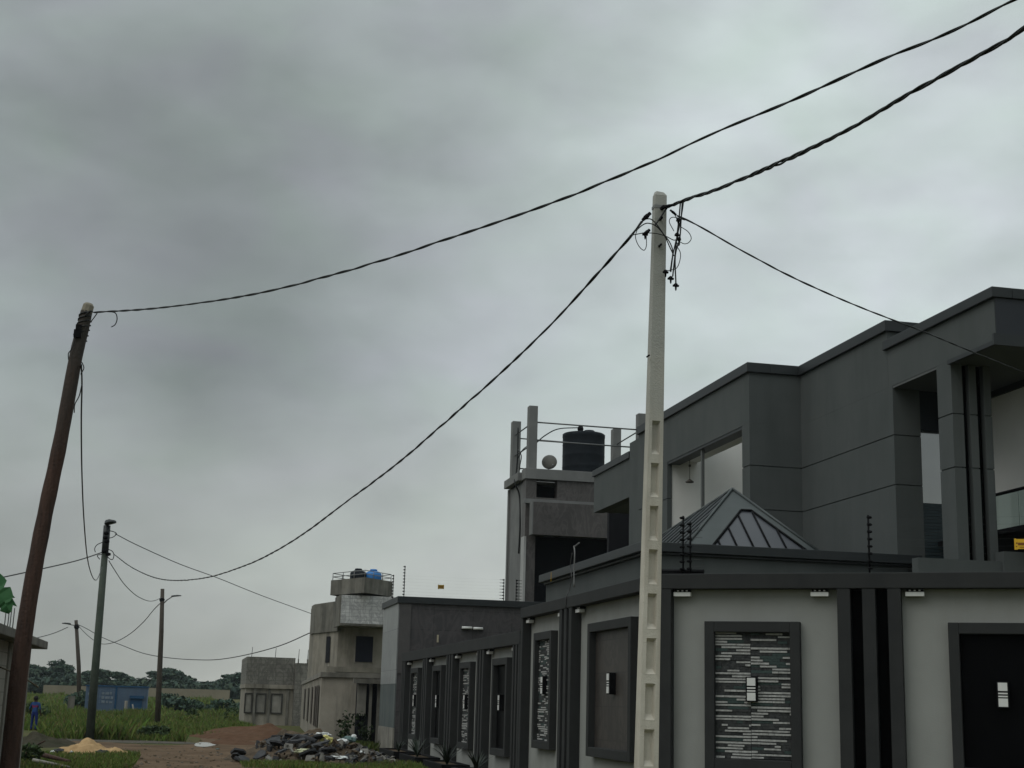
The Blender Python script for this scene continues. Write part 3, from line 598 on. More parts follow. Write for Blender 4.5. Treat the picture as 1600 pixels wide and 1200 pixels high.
# two-storey block
b = MB(); b.prism([(5.95, 70.5), (6.78, 67.2), (9.2, 67.2), (9.2, 73), (5.95, 73)], 0, 5.86); b.build('upper_storey', CONCT, uf)
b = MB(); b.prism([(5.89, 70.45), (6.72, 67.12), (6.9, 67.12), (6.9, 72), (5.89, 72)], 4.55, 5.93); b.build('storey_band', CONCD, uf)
b = MB(); b.box(6.62, 9.0, 65.0, 67.11, 4.82, 6.06); b.build('white_parapet', TILEW, uf)
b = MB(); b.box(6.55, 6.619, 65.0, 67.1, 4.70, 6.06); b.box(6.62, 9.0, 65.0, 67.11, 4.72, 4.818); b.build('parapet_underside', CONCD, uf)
wb = MB(); wb.box(7.60, 8.40, 67.15, 67.199, 3.20, 4.36); wo = wb.build('window', mat('dark_blue_opening', (.008, .009, .02), None, .7, bump=0), uf)
b = MB(); b.box(7.54, 7.599, 67.12, 67.199, 3.14, 4.42); b.box(8.401, 8.46, 67.12, 67.199, 3.14, 4.42); b.box(7.6, 8.4, 67.12, 67.199, 4.361, 4.42); b.build('window_surround', CONCT, wo)
dv = Vector((6.78-5.95, 67.2-70.5, 0)).normalized(); p0 = Vector((5.95, 70.5, 0))
sb = MB(); q = [p0+dv*1.9, p0+dv*2.45]; o_ = Vector((dv.y, -dv.x, 0))*.03
sb.face([q[0]+o_+Vector((0, 0, 3.15)), q[1]+o_+Vector((0, 0, 3.15)), q[1]+o_+Vector((0, 0, 4.35)), q[0]+o_+Vector((0, 0, 4.35))])
sb.face([q[0]-o_+Vector((0, 0, 3.15)), q[1]-o_+Vector((0, 0, 3.15)), q[1]-o_+Vector((0, 0, 4.35)), q[0]-o_+Vector((0, 0, 4.35))]); sb.build('slit_window', VOID, uf)
b = MB(); b.prism([(6.62, 67.4), (7.5, 65.6), (8.75, 66.6), (8.2, 69)], 5.861, 6.2); b.build('deck_support', CONCD, uf)
b = MB(); b.prism([(6.3, 67.0), (7.55, 64.4), (9.05, 66.2), (7.9, 69.2)], 6.16, 6.84); b.build('tank_deck', CONCD, uf)
b = MB(); ring = [(6.38, 67.0), (7.56, 64.52), (8.97, 66.2), (7.9, 69.05)]
for z in (7.0, 7.16): b.tube([(x, y, z) for x, y in ring]+[(ring[0][0], ring[0][1], z)], .018, 5)
for i, (x, y) in enumerate(ring):
    x2, y2 = ring[(i+1) % 4]
    for t in (0, .33, .67): b.tube([(x+(x2-x)*t, y+(y2-y)*t, 6.84), (x+(x2-x)*t, y+(y2-y)*t, 7.17)], .018, 5)
b.build('deck_rail', STEEL, uf)
b = MB(); b.box(6.3, 9.2, 66.9, 67.199, 2.72, 2.95); b.build('ledge', CONCT, uf)
for (x, m, lab, nm) in ((7.5, TANKM, 'small dark water tank on the unfinished house deck', 0), (8.2, TANKB, 'bright blue water tank on the unfinished house deck', 1)):
    t = thing('water_tank', lab, 'water tank', (x, 66.6, 6.84))
    b = MB(); b.lathe([(.36, 0), (.38, .03), (.38, .32), (.36, .37), (.30, .43), (.20, .47), (.17, .48)], (x, 66.6, 6.84), 24); b.build('body', m, t)
    b = MB(); b.lathe([(.17, 0), (.17, .05), (.14, .08), (.01, .09)], (x, 66.6, 7.321), 16); b.build('lid', m, t)

# raw boundary wall of the unfinished plot
rwl = thing('plot_wall', 'raw weathered concrete boundary wall of the unfinished house, near the rubble heap', 'wall', (4.42, 48.4, 0))
Q0, Q1, Q2 = Vector((4.42, 48.4, 0)), Vector((6.2, 79.0, 0)), Vector((6.75, 47.65, 0))
def strip_wall(b, a, c, t, z0, z1, o=0.0):
    d = (c-a).normalized(); n = Vector((d.y, -d.x, 0)); p = [a-n*o, c-n*o, c-n*(o-t), a-n*(o-t)]; b.prism([(q.x, q.y) for q in p], z0, z1)
b = MB(); strip_wall(b, Q0, Q1, .2, 0, 2.2, .0); b.build('side_wall', CONCT, rwl)
b = MB(); strip_wall(b, Q0-Vector((0, .02, 0)), Q1-Vector((0, .02, 0)), .3, 2.202, 2.36, .05); b.build('coping', CONC, rwl)
for f0 in (.045, .10, .17, .30, .48, .7):
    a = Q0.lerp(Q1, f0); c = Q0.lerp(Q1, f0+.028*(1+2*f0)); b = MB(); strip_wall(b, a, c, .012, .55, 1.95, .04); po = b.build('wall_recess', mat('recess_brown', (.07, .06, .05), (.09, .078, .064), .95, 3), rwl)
b = MB(); strip_wall(b, Q0+Vector((.01, 0, 0)), Q2, -.2, 0, 2.2, 0); b.build('front_wall', CONCT, rwl)
b = MB(); b.box(5.50, 6.95, 47.66, 47.78, .02, 2.15); b.build('recess_shade', VOID, rwl)  # flat dark slab standing in for shade; no real hollow here
b = MB(); strip_wall(b, Q0+Vector((-.05, -.1, 0)), Q2+Vector((.2, -.1, 0)), -.3, 2.202, 2.36, 0); b.build('front_coping', CONCD, rwl)
for x, wd, z0, z1, m in ((5.66, .28, 1.0, 2.0, CONC), (5.95, .09, 0, 2.19, CONCD), (6.22, .11, 0, 2.19, CONCD), (6.52, .08, 0, 2.19, CONCD), (6.38, .15, 1.35, 2.05, CONC), (6.36, .13, .05, .75, CONCT), (6.68, .1, .6, 2.1, CONCT)):
    b = MB(); b.box(x-wd/2, x+wd/2, 47.52, 47.655, z0, z1); b.build('formwork_post', m, rwl)
b = MB(); b.box(5.35, 6.6, 47.3, 47.51, 2.02, 2.17); b.build('loose_beam', CONCD, rwl)
b = MB(); b.box(6.45, 6.93, 46.9, 47.4, 0, 1.0); b.build('stub_wall', CONC, rwl)

# ------------------------------------------------------------------ block hut at the left edge
hut = thing('block_hut', 'low pale concrete block hut with an overhanging slab, behind the leaning wooden pole', 'hut', (-2.87, 28.9, 0))
b = MB(); b.box(-7, -2.87, 16, 28.9, 0, 2.28); b.build('wall', BLOCKS, hut)
for y in (17.2, 20.0, 22.7, 25.6, 28.72):
    b = MB(); b.box(-2.869, -2.835, y-.14, y+.14, 0, 2.279); b.build('column', CONC, hut)
b = MB(); b.box(-7.1, -2.58, 15.9, 29.25, 2.282, 2.43); b.build('roof_slab', CONCD, hut, bevel=.015)
for (px, yv) in ((4.5, 27.5), (9.5, 27.5), (13, 27.9), (17.5, 27.9)):
    p = at(px, 1000, 1, yv); b = MB(); b.tube([(p.x, yv, 2.43), (p.x+.005, yv, 2.97)], .010, 5); b.build('rebar', WIRE, hut)
# banana leaf at the left edge
bn = thing('banana_plant', 'banana plant reaching a torn green leaf in from the left edge', 'plant', (-3.2, 19.5, 0))
base_p = at(-70, 905, 1, 19.5); tip_p = at(16, 957, 1, 19.3); b = MB()
LEAFM = mat('banana_leaf', (.035, .125, .045), (.05, .15, .055), .5, 4, stain=(.02, .06, .02), stain_amt=.5, bump=.1)
mid = smooth_path([base_p, at(-40, 906, 1, 19.4), at(-15, 918, 1, 19.35), at(4, 936, 1, 19.3), tip_p], 6); nm = len(mid)
for sgn in (-1, 1):
    pr = None
    for k, p in enumerate(mid):
        t = k/(nm-1); wdt = .26*math.sin(math.pi*min(1, .25+t*.72))*(1.0 if (k % 5) else .6); tn = (mid[min(k+1, nm-1)]-mid[max(k-1, 0)]).normalized()
        sd_ = Vector((tn.z, 0, -tn.x)).normalized(); e = p+sd_*sgn*wdt+Vector((0, sgn*.05, -.05*abs(sgn)*wdt*4))
        if pr: b.face([pr[0], p, e, pr[1]], 0, True)
        pr = (p, e)
for (x0, y0, x1, y1) in ((12, 928, 24, 934), (16, 936, 27, 948)):
    a, c = at(x0, y0, 1, 19.3), at(x1, y1, 1, 19.3); b.face([a+Vector((0, 0, .05)), c, a+Vector((-.02, 0, -.06))])
b.build('leaf', LEAFM, bn, recalc=False)
b = MB(); b.tube(smooth_path([(-3.3, 19.6, 0), (-3.25, 19.6, 1.6), base_p+Vector((-.1, .1, -.05)), base_p]), [.12]*8+[.1]*8+[.04]*9, 8); b.build('stem', mat('banana_stem', (.06, .09, .03), (.08, .10, .04), .7), bn)

# ------------------------------------------------------------------ poles
cp = thing('concrete_pole', 'tall cream cast-concrete electricity pole with ladder recesses and tangled wires', 'utility pole', (4.80, 15, 0))
PB, PT = Vector((4.806, 15, -.05)), Vector((4.947, 15, 7.30)); PH = PT.z-PB.z
def pw(z): t = (z-PB.z)/PH; return .235-.095*t
def pp(s_, d_, z):
    """s_ in -1..1 across the front, d_ depth from the front face"""
    t = (z-PB.z)/PH; c = PB.lerp(PT, t); return Vector((c.x+s_*pw(z)/2, c.y-pw(z)*.36+min(d_, pw(z)*.72) if d_ > .06 else c.y-pw(z)*.36+d_, z))
b = MB(); zt = PT.z
pk = []; z = 4.60
while z > .2: pk.append((z-.375, z)); z -= .475
zs = sorted({PB.z, zt-.05}|{v for a in pk for v in a}); RL = .52
for a, c in zip(zs[:-1], zs[1:]):
    pocket = any(abs(a-q[0]) < 1e-6 for q in pk)
    dpt = pw(a); dpt2 = pw(c)
    b.face([pp(-1, 0, a), pp(-1, 0, c), pp(-1, dpt2, c), pp(-1, dpt, a)]); b.face([pp(1, 0, a), pp(1, 0, c), pp(1, dpt2, c), pp(1, dpt, a)]); b.face([pp(-1, dpt, a), pp(1, dpt, a), pp(1, dpt2, c), pp(-1, dpt2, c)])
    if not pocket: b.face([pp(-1, 0, a), pp(1, 0, a), pp(1, 0, c), pp(-1, 0, c)])
    else:
        b.face([pp(-1, 0, a), pp(-RL, 0, a), pp(-RL, 0, c), pp(-1, 0, c)]); b.face([pp(RL, 0, a), pp(1, 0, a), pp(1, 0, c), pp(RL, 0, c)])
        ri = .36; dd = .055; ia, ic = a+.055, c-.035
        o4 = [pp(-RL, 0, a), pp(RL, 0, a), pp(RL, 0, c), pp(-RL, 0, c)]; i4 = [pp(-ri, dd, ia), pp(ri, dd, ia), pp(ri, dd, ic), pp(-ri, dd, ic)]
        for k in range(4): b.face([o4[k], o4[(k+1) % 4], i4[(k+1) % 4], i4[k]])
        b.face(i4)
zc = zt-.05; tp = [pp(-1, 0, zc), pp(1, 0, zc), pp(1, pw(zc), zc), pp(-1, pw(zc), zc)]; t2 = [pp(-.7, .02, zt), pp(.55, .02, zt-.008), pp(.55, pw(zc)-.02, zt-.008), pp(-.7, pw(zc)-.02, zt+.012)]
for k in range(4): b.face([tp[k], tp[(k+1) % 4], t2[(k+1) % 4], t2[k]])
b.face(t2); b.build('shaft', POLE, cp, smooth_angle=1, bevel=.006)
def at15(px, py, y=14.9): return at(px, py, 1, y)
b = MB()                                                      # steel strap round the head
for q in (-.006,):
    zz = 7.09; o = .006; c4 = [pp(-1, -o, zz)+Vector((-o, 0, 0)), pp(1, -o, zz)+Vector((o, 0, 0)), pp(1, pw(zz)+o, zz)+Vector((o, 0, 0)), pp(-1, pw(zz)+o, zz)+Vector((-o, 0, 0))]
    for k in range(4): p, q2 = c4[k], c4[(k+1) % 4]; b.face([p, q2, q2+Vector((0, 0, .035)), p+Vector((0, 0, .035))])
b.build('strap', STEEL, cp)
for (x, y, r) in ((1033, 341, .016), (1032, 383, .013), (1036, 324, .022), (1013, 556, .01)):
    p = at15(x, y); b = MB(); b.tube([(p.x, 14.95, p.z), (p.x, 14.87, p.z)], r, 8); b.build('bolt', BLACK, cp)
def strand(pxs, r, y=14.88, name='hanging_wire', n=7): 
    b = MB(); b.tube(smooth_path([at15(*p, y+i*.0) for i, p in enumerate(pxs)], n), r, 5); return b.build(name, CABLE, cp)
for a, c, r in (((1034, 325), (1052, 320), .022), ((1016, 333), (1004, 344), .026), ((1047, 328), (1057, 336), .016), ((1015, 359), (1006, 367), .022)):
    b = MB(); pa, pc = at15(*a, 14.85), at15(*c, 14.85); b.tube([pa, pa.lerp(pc, .3), pa.lerp(pc, .32), pa.lerp(pc, .68), pa.lerp(pc, .7), pc], [r*.8, r*.8, r, r, r*.85, r*.7], 8); b.build('anchor_clamp', BLACK, cp)
wires = [([(1063, 316), (1061, 340), (1058, 365), (1055, 395), (1051, 432)], .009), ([(1066, 316), (1064, 345), (1062, 372), (1055, 400), (1056, 444)], .009), ([(1068, 314), (1065, 335), (1060, 360), (1052, 395), (1048, 425)], .008),
         ([(1043, 324), (1033, 338), (1027, 347), (1023, 352)], .010), ([(1010, 342), (1018, 343), (1027, 352), (1037, 366), (1046, 378), (1051, 392), (1049, 410), (1047, 424)], .007), ([(994, 360), (1005, 351), (1014, 349), (1026, 354), (1038, 368), (1046, 385), (1053, 400)], .007),
         ([(984, 368), (995, 366), (1005, 364)], .006), ([(1014, 364), (1026, 365), (1040, 369), (1052, 375), (1058, 374)], .006), ([(1003, 345), (997, 356), (993, 370), (998, 384), (1006, 391), (1010, 384), (1010, 369)], .005),
         ([(1050, 330), (1056, 339), (1060, 352)], .005), ([(1053, 361), (1046, 347), (1049, 340), (1057, 340), (1070, 344)], .005), ([(1063, 354), (1075, 362), (1080, 372), (1076, 379), (1069, 381), (1061, 377)], .005), ([(1057, 384), (1063, 395), (1062, 408), (1057, 419), (1048, 422), (1041, 423)], .005),
         ([(1059, 374), (1062, 380), (1060, 384), (1057, 378)], .006)]
for pxs, r in wires: strand(pxs, r, 14.86)
for (x, y, sc) in ((1048, 436, 1), (1056, 447, 1), (1058, 368, .8), (1060, 345, .7), (1008, 367, .9), (1040, 426, .9), (1061, 375, .6)):
    p = at15(x, y, 14.86); b = MB(); b.lathe([(.008, .035), (.022, .025), (.026, 0), (.012, -.012), (.010, -.04), (.004, -.055)], p, 8)
    b.box(p.x-.034*sc, p.x+.034*sc, p.y-.014, p.y+.014, p.z-.006, p.z+.014); b.build('wire_connector', BLACK, cp)

wp = thing('wooden_pole', 'leaning reddish wooden pole at the left with a pale cut top', 'utility pole', (-2.2, 21, 0))
pts = smooth_path([(-2.215, 21, -.3), (-2.2, 21, .52), (-2.193, 21, 1.75), (-2.15, 21, 2.79), (-2.058, 21, 3.90), (-1.945, 21, 4.955), (-1.846, 21, 6.17), (-1.785, 21, 6.62), (-1.755, 21, 6.88)], 8); npt = len(pts)
b = MB(); b.tube(pts, [(.130-.048*k/npt)*(1+.05*mnoise.noise((k*.45, 2, 1))) for k in range(npt)], 14); b.build('shaft', WOOD, wp)
b = MB(); b.tube([(-1.757, 21, 6.86), (-1.735, 21, 6.97), (-1.73, 21, 7.0)], [.085, .08, .055], 9, smooth=False); b.build('cut_top', WOODT, wp)
b = MB()
for k in range(5):
    t = pts[-4-k*2]; b.tube([t+Vector((.088*math.cos(a*.5), .088*math.sin(a*.5), .012*a-.06)) for a in range(0, 14)], .012, 5)
b.build('wire_binding', CABLE, wp)
for pxs in ([(133, 493), (141, 486), (146, 488), (150, 489)], [(141, 504), (148, 495), (152, 489)], [(120, 520), (115, 522), (117, 530), (112, 545), (107, 552), (107, 562)], [(126, 585), (131, 575), (128, 566)], [(128, 600), (124, 618), (117, 632), (116, 645)], [(170, 487), (180, 489), (183, 498), (180, 507), (174, 511)]):
    b = MB(); b.tube(smooth_path([at(x, y, 1, 20.9) for x, y in pxs], 6), .008, 5); b.build('loose_wire', CABLE, wp)
b = MB(); p = at(121, 522, 1, 20.9); b.box(p.x-.05, p.x+.05, 20.86, 20.95, p.z-.05, p.z+.06); p = at(123, 512, 1, 20.9); b.box(p.x-.04, p.x+.04, 20.86, 20.95, p.z-.04, p.z+.04); b.build('bracket', BLACK, wp)

def lamp_head(b, p, d, l, sc=1.0, mi=1):
    d = Vector(d).normalized(); q = Vector(p); sd_ = d.cross(Vector((0, 0, 1))).normalized(); u = sd_.cross(d)
    rows = [(0, .05, .05), (.25, .085, .06), (.7, .10, .05), (1, .05, .02)]; pr = None
    for t, ww, hh in rows:
        c = q+d*(l*t); r = [c-sd_*ww*sc, c-sd_*ww*.6*sc+u*hh*sc, c+sd_*ww*.6*sc+u*hh*sc, c+sd_*ww*sc, c-u*.02*sc]
        if pr:
            for k in range(5): b.face([pr[k], pr[(k+1) % 5], r[(k+1) % 5], r[k]], mi, True)
        else: b.face(r, mi)
        pr = r
    b.face(pr, mi)
LMPD = mat('dark_lamp_housing', (.02, .024, .024), (.03, .034, .034), .5, 4, bump=0)
p2 = thing('street_lamp', 'mossy green-grey pole with a street lamp head and wire tangle on top', 'street lamp', (-2.84, 50, 0))
b = MB(); b.tube([(-2.84, 50, -.1), (-2.855, 50, 3), (-2.872, 50, 6.95)], [.14, .125, .10], 12); b.build('pole', GREENP, p2)
b = MB(); b.tube([(-2.868, 50, 6.05), (-2.874, 50, 6.98)], .118, 10); b.build('wire_binding', LMPD, p2)
b = MB(); b.tube([(-2.87, 50, 6.7), (-2.87, 49.98, 6.98), (-2.80, 49.9, 7.12)], .05, 8, 0); lamp_head(b, (-2.90, 49.9, 7.0), (.75, -.6, .25), .36, 2.0); b.build('lamp_head', [LMPD, LMPD], p2)
for (x, y) in ((166, 833), (165, 840), (167, 846), (163, 861), (169, 866)):
    b = MB(); p = at(x, y, 1, 49.9); b.lathe([(.02, .06), (.085, .035), (.085, -.035), (.02, -.06)], p, 8); b.build('insulator', BLACK, p2)
for pxs in ([(170, 829), (178, 831), (182, 834), (177, 839), (170, 841)], [(161, 847), (152, 851), (148, 857), (149, 863)], [(168, 858), (175, 861), (178, 867), (176, 874), (171, 873), (167, 868)], [(160, 866), (152, 868), (156, 874)]):
    b = MB(); b.tube(smooth_path([at(x, y, 1, 49.85) for x, y in pxs], 6), .014, 5); b.build('loose_wire', CABLE, p2)
p3 = thing('street_lamp', 'thin dark pole with a side-arm street lamp, right of the blue container', 'street lamp', (-1.11, 76, 0))
b = MB(); b.tube([(-1.11, 76, -.1), (-1.2, 76, 2.5), (-1.27, 76, 4.6), (-1.38, 76, 6.75)], [.15, .14, .12, .10], 10); b.build('pole', GREYP, p3)
b = MB(); b.tube([(-1.34, 76, 5.95), (-1.1, 75.9, 6.2), (-.85, 75.8, 6.38)], .03, 6, 0); lamp_head(b, (-.9, 75.8, 6.36), (.9, -.3, .12), .5, 1.1); b.build('lamp_arm', [STEEL, LMPD], p3)
b = MB(); b.lathe([(.1, 0), (.14, .1), (.1, .2)], (-1.36, 76, 6.1), 8); b.build('insulator', BLACK, p3)
p4 = thing('street_lamp', 'farthest dark pole with a short street lamp arm, left of the mossy pole', 'street lamp', (-7.0, 108, 0))
b = MB(); b.tube([(-6.98, 108, -.1), (-7.3, 108, 3.3), (-7.77, 108, 6.5)], [.16, .15, .12], 10); b.build('pole', GREYP, p4)
b = MB(); b.tube([(-7.7, 108, 6.1), (-8.0, 107.9, 6.15), (-8.3, 107.8, 6.2)], .035, 6, 0); lamp_head(b, (-8.1, 107.8, 6.18), (-.9, -.3, .08), .6, 1.5); b.build('lamp_arm', [STEEL, LMPD], p4)
b = MB(); b.lathe([(.14, 0), (.2, .12), (.14, .3)], (-7.68, 107.95, 5.9), 8); b.build('insulator', BLACK, p4)

# ------------------------------------------------------------------ cables: each hangs in the upright plane between its two ends
def cable(name, label, pxs, P0, P1, r, twist=0.0, pitch=.35, strands=2, m=CABLE):
    P0, P1 = Vector(P0), Vector(P1); dd = P1-P0; nr = Vector((-dd.y, dd.x, 0)).normalized()
    pts = [P0]+[on_plane(x, y, P0, nr) for x, y in pxs]+[P1]; path = smooth_path(pts, 10); b = MB()
    if twist:
        L_ = sum((c-a).length for a, c in zip(path[:-1], path[1:])); nn = int(L_/.05); res = []; acc = 0; i = 0; step = L_/nn
        for a, c in zip(path[:-1], path[1:]):
            l = (c-a).length
            while acc <= l and len(res) < nn: res.append(a.lerp(c, acc/l)); acc += step
            acc -= l
        for s_ in range(strands):
            pp_ = []
            for k, p in enumerate(res):
                t = (res[min(k+1, len(res)-1)]-res[max(k-1, 0)]).normalized(); a = t.cross(Vector((0, 0, 1))).normalized(); u = a.cross(t)
                an = 2*math.pi*(k*step/pitch+s_/strands)+1.6*mnoise.noise((k*.045, s_*7, len(label))); tw_ = twist*(1+.7*mnoise.noise((k*.03, 5, len(label))))
                pp_.append(p+a*math.cos(an)*tw_+u*math.sin(an)*tw_)
            b.tube(pp_, r, 6)
    else: b.tube(path, r, 6)
    return tag(b.build(name, m, recalc=False), label, 'cable')
H0 = at(148, 488, 1, 20.9); K0 = at(1052, 320, 1, 14.85)
cable('power_cable', 'long twisted cable from the wooden pole top to the upper right corner', [(250, 481), (400, 459), (560, 418), (700, 373), (860, 318), (1010, 257), (1120, 206), (1240, 156), (1370, 97), (1480, 52), (1585, 0)], H0, at(1760, -84, 1, 8.5), .0085, .006, .7, 2)
cable('power_cable', 'thick twisted cable from the concrete pole to the right edge', [(1075, 311), (1120, 296), (1180, 271), (1250, 240), (1330, 200), (1420, 147), (1500, 103), (1560, 70), (1600, 44)], K0, at(1700, -26, 1, 8.0), .0105, .0105, .7, 3)
cable('power_cable', 'deep-sagging cable from the concrete pole down to the mossy lamp pole', [(985, 370), (962, 396), (935, 426), (860, 508), (780, 585), (700, 656), (620, 725), (540, 785), (470, 837), (410, 872), (360, 892), (320, 903), (275, 907), (240, 902), (205, 886)], at(1003, 346, 1, 14.9), at(178, 866, 1, 49.9), .0105, .007, .9, 2)
cable('power_cable', 'thin cable from the concrete pole to the roof of the grey house', [(1090, 352), (1160, 392), (1240, 434), (1320, 470), (1385, 496), (1440, 517), (1520, 550), (1600, 582)], at(1058, 337, 1, 14.85), at(1640, 599, 1, 19.4), .0075, .004, .8, 2)
cable('power_cable', 'loose cable hanging straight down beside the wooden pole', [(128, 600), (127, 660), (128, 740), (131, 810), (136, 868), (142, 895), (148, 906), (153, 903)], at(127, 570, 1, 20.9), at(160, 885, 1, 49.8), .012)
cable('power_cable', 'cable from the mossy lamp pole out to the left edge', [(120, 876), (60, 890), (0, 903)], at(160, 863, 1, 49.9), at(-80, 921, 1, 38), .018)
cable('power_cable', 'straight thin cable from the mossy lamp pole to the unfinished house', [(215, 852), (280, 881), (340, 903), (410, 931)], at(180, 834, 1, 49.9), at(487, 959, 1, 69.8), .014)
cable('power_cable', 'sagging cable between the mossy lamp pole and the side-arm lamp pole', [(180, 892), (192, 910), (205, 924), (217, 933), (232, 939), (243, 938)], at(170, 876, 1, 49.9), at(254, 933, 1, 76), .015)
cable('power_cable', 'sagging cable between the side-arm lamp pole and the farthest pole', [(240, 953), (225, 971), (205, 989), (185, 1001), (168, 1006), (155, 1005), (142, 997), (130, 986)], at(253, 940, 1, 76), at(122, 977, 1, 107.9), .022, m=WIRE)
cable('power_cable', 'far wavy cable from the farthest pole to the unfinished house', [(135, 982), (160, 996), (190, 1008), (225, 1021), (265, 1028), (310, 1031), (345, 1030), (390, 1022), (440, 1008)], at(122, 976, 1, 107.9), at(484, 989, 1, 70.3), .024, m=WIRE)
cable('power_cable', 'far cable from the farthest pole towards the left edge', [(85, 989), (60, 996), (30, 1001)], at(106, 980, 1, 107.9), at(-30, 1006, 1, 95), .026, m=WIRE)
cable('guy_rope', 'pale rope slanting across the wooden pole base and hut', [(0, 1042), (25, 1053), (45, 1064)], at(-40, 1026, 1, 20.6), at(60, 1074, 1, 22), .012, m=mat('rope', (.12, .10, .07), None, .9))

# ------------------------------------------------------------------ electric fences and warning signs
def ep(root, p, h, n, side_=(1, 0, 0), lean=0.0):
    b = MB(); p = Vector(p); b.tube([p, p+Vector((lean, 0, h))], .013, 6); o = b.build('post', BLACK, root)
    s_ = Vector(side_)
    for k in range(n):
        b = MB(); c = p+Vector((lean*(k+.7)/n, 0, h*(k+.7)/n)); b.tube([c-s_*.016, c+s_*.03, c+s_*.05], [.019, .021, .010], 6); b.build('insulator', BLACK, o)
    return o
def fence_wires(root, a, c, h, n, sag=.01):
    for k in range(n):
        b = MB(); z = h*(k+.7)/n; m_ = (Vector(a)+Vector(c))/2
        b.tube([Vector(a)+Vector((0, 0, z)), m_+Vector((0, 0, z-sag)), Vector(c)+Vector((0, 0, z))], .0006, 4); b.build('fence_wire', WIRE, root)
ef = thing('electric_fence', 'electric fence posts and wires along the front boundary wall top', 'electric fence', (6.6, 18.6, 3.27))
e1, e2, e3, e4 = fpt(.42, -.02, 3.28), fpt(.53, .02, 3.28), fpt(2.9, -.02, 3.28), fpt(5.9, -.02, 3.28)
ep(ef, e1, .80, 8, (-1, 0, 0)); ep(ef, e2, .71, 7, (-1, 0, 0)); ep(ef, e3, .76, 8); ep(ef, e4, .76, 8)
fence_wires(ef, e3, e4, .74, 8)
b = MB(); q0, q1 = fpt(.02, -.06, 3.272), fpt(.70, -.06, 3.272); b.tube([q0+Vector((0, 0, .06)), q1+Vector((0, 0, .05))], .03, 4); b.tube([q0+Vector((0, 0, .03)), q1+Vector((0, 0, .02))], .025, 4); b.build('base_rail', BLACK, ef)
for k in range(6): b = MB(); z = .1+k*.1; b.tube([e2+Vector((0, 0, z)), e2+FU*.17+Vector((0, 0, z-.01))], .003, 4); b.build('fence_wire', WIRE, ef)
es = thing('electric_fence', 'crooked electric fence post and wires on the tall side wall', 'electric fence', (6.25, 23.6, 3.27))
pb = at(897, 917, 0, 6.25); b = MB(); b.tube(smooth_path([pb, at(897, 890, 0, 6.25), at(898, 866, 0, 6.25), at(897, 853, 0, 6.25)], 5), .012, 6); b.tube([at(898, 854, 0, 6.25), at(905, 848, 0, 6.25)], .012, 5); b.build('post', STEEL, es)
b = MB(); b.tube(smooth_path([at(894, 864, 0, 6.22), at(891, 885, 0, 6.22), at(893, 900, 0, 6.22), at(890, 920, 0, 6.2), at(885, 932, 0, 6.14), at(884, 950, 0, 6.14)], 6), .008, 5); b.build('feed_wire', WIRE, es)
ea = thing('electric_fence', 'electric fence posts and wires on the marble-clad building roof edge', 'electric fence', (6.3, 43.2, 4.56))
a0, a1, a2, a3 = (6.27, 43.25, 4.56), (6.12, 44.6, 4.56), (9.33, 43.25, 4.56), (9.72, 43.25, 4.56)
ep(ea, a0, .92, 10, (-1, 0, 0)); ep(ea, a1, .75, 8, (-1, 0, 0)); ep(ea, a2, .66, 7, (-1, 0, 0)); ep(ea, a3, .66, 7)
fence_wires(ea, a0, a2, .66, 7)
for k in range(7):
    z = .066+k*.094
    for x0, x1 in ((a2[0], a2[0]-.13), (a3[0], a3[0]+.17)): b = MB(); b.tube([(x0, 43.25, 4.56+z), (x1, 43.25, 4.56+z)], .007, 4); b.build('wire_tensioner', BLACK, ea)

def sign(label, c, w_, h_, ax, m, marks=True):
    c = Vector(c); u = Vector(ax).normalized(); n = Vector((u.y, -u.x, 0)); b = MB()
    def P(a, z, o): return c+u*a+Vector((0, 0, z))+n*o
    def bx(a0, a1, z0, z1, o0, o1, mi):
        q = [P(a0, z0, o0), P(a1, z0, o0), P(a1, z1, o0), P(a0, z1, o0)]; r = [P(a0, z0, o1), P(a1, z0, o1), P(a1, z1, o1), P(a0, z1, o1)]
        b.face(q, mi); b.face(r, mi)
        for k in range(4): b.face([q[k], q[(k+1) % 4], r[(k+1) % 4], r[k]], mi)
    bx(-w_/2, w_/2, -h_/2, h_/2, -.003, .003, 0)
    bx(-w_/2, -w_/2+.2*w_, -h_/2-.06*h_, -h_/2, -.003, .003, 0); bx(-w_*.5, -w_*.38, h_/2, h_*.56, -.003, .003, 0); bx(w_*.38, w_*.5, h_/2, h_*.56, -.003, .003, 0)
    o = b.build('warning_sign', [m, SIGNK]); b2 = MB(); b = b2
    if marks:
        bx(-w_*.28, w_*.40, -h_*.12, h_*.14, .0035, .006, 0); bx(-w_*.42, -w_*.34, -h_*.3, -h_*.2, .0035, .006, 0); bx(-w_*.40, -w_*.30, h_*.02, h_*.16, .0035, .006, 0)
        bx(-w_*.2, w_*.4, -h_*.36, -h_*.3, .0035, .006, 0); b.build('print', SIGNK, o, True)
    return tag(o, label, 'sign')
def signs():
    p = on_plane(1598, 850, fpt(0, -.02, 0), FV); sign('bright yellow warning plate on the electric fence at the right edge', p, .20, .125, FU, YELLOW)
    sign('small mustard warning plate in the sky above the marble-clad building', at(689, 917, 1, 43.2), .19, .12, (1, 0, 0), YELLOWM)
    sign('orange warning plate seen edge-on above the tall side wall', at(861, 902, 0, 6.25), .15, .15, (.25, 1, 0), YELLOW)
signs()

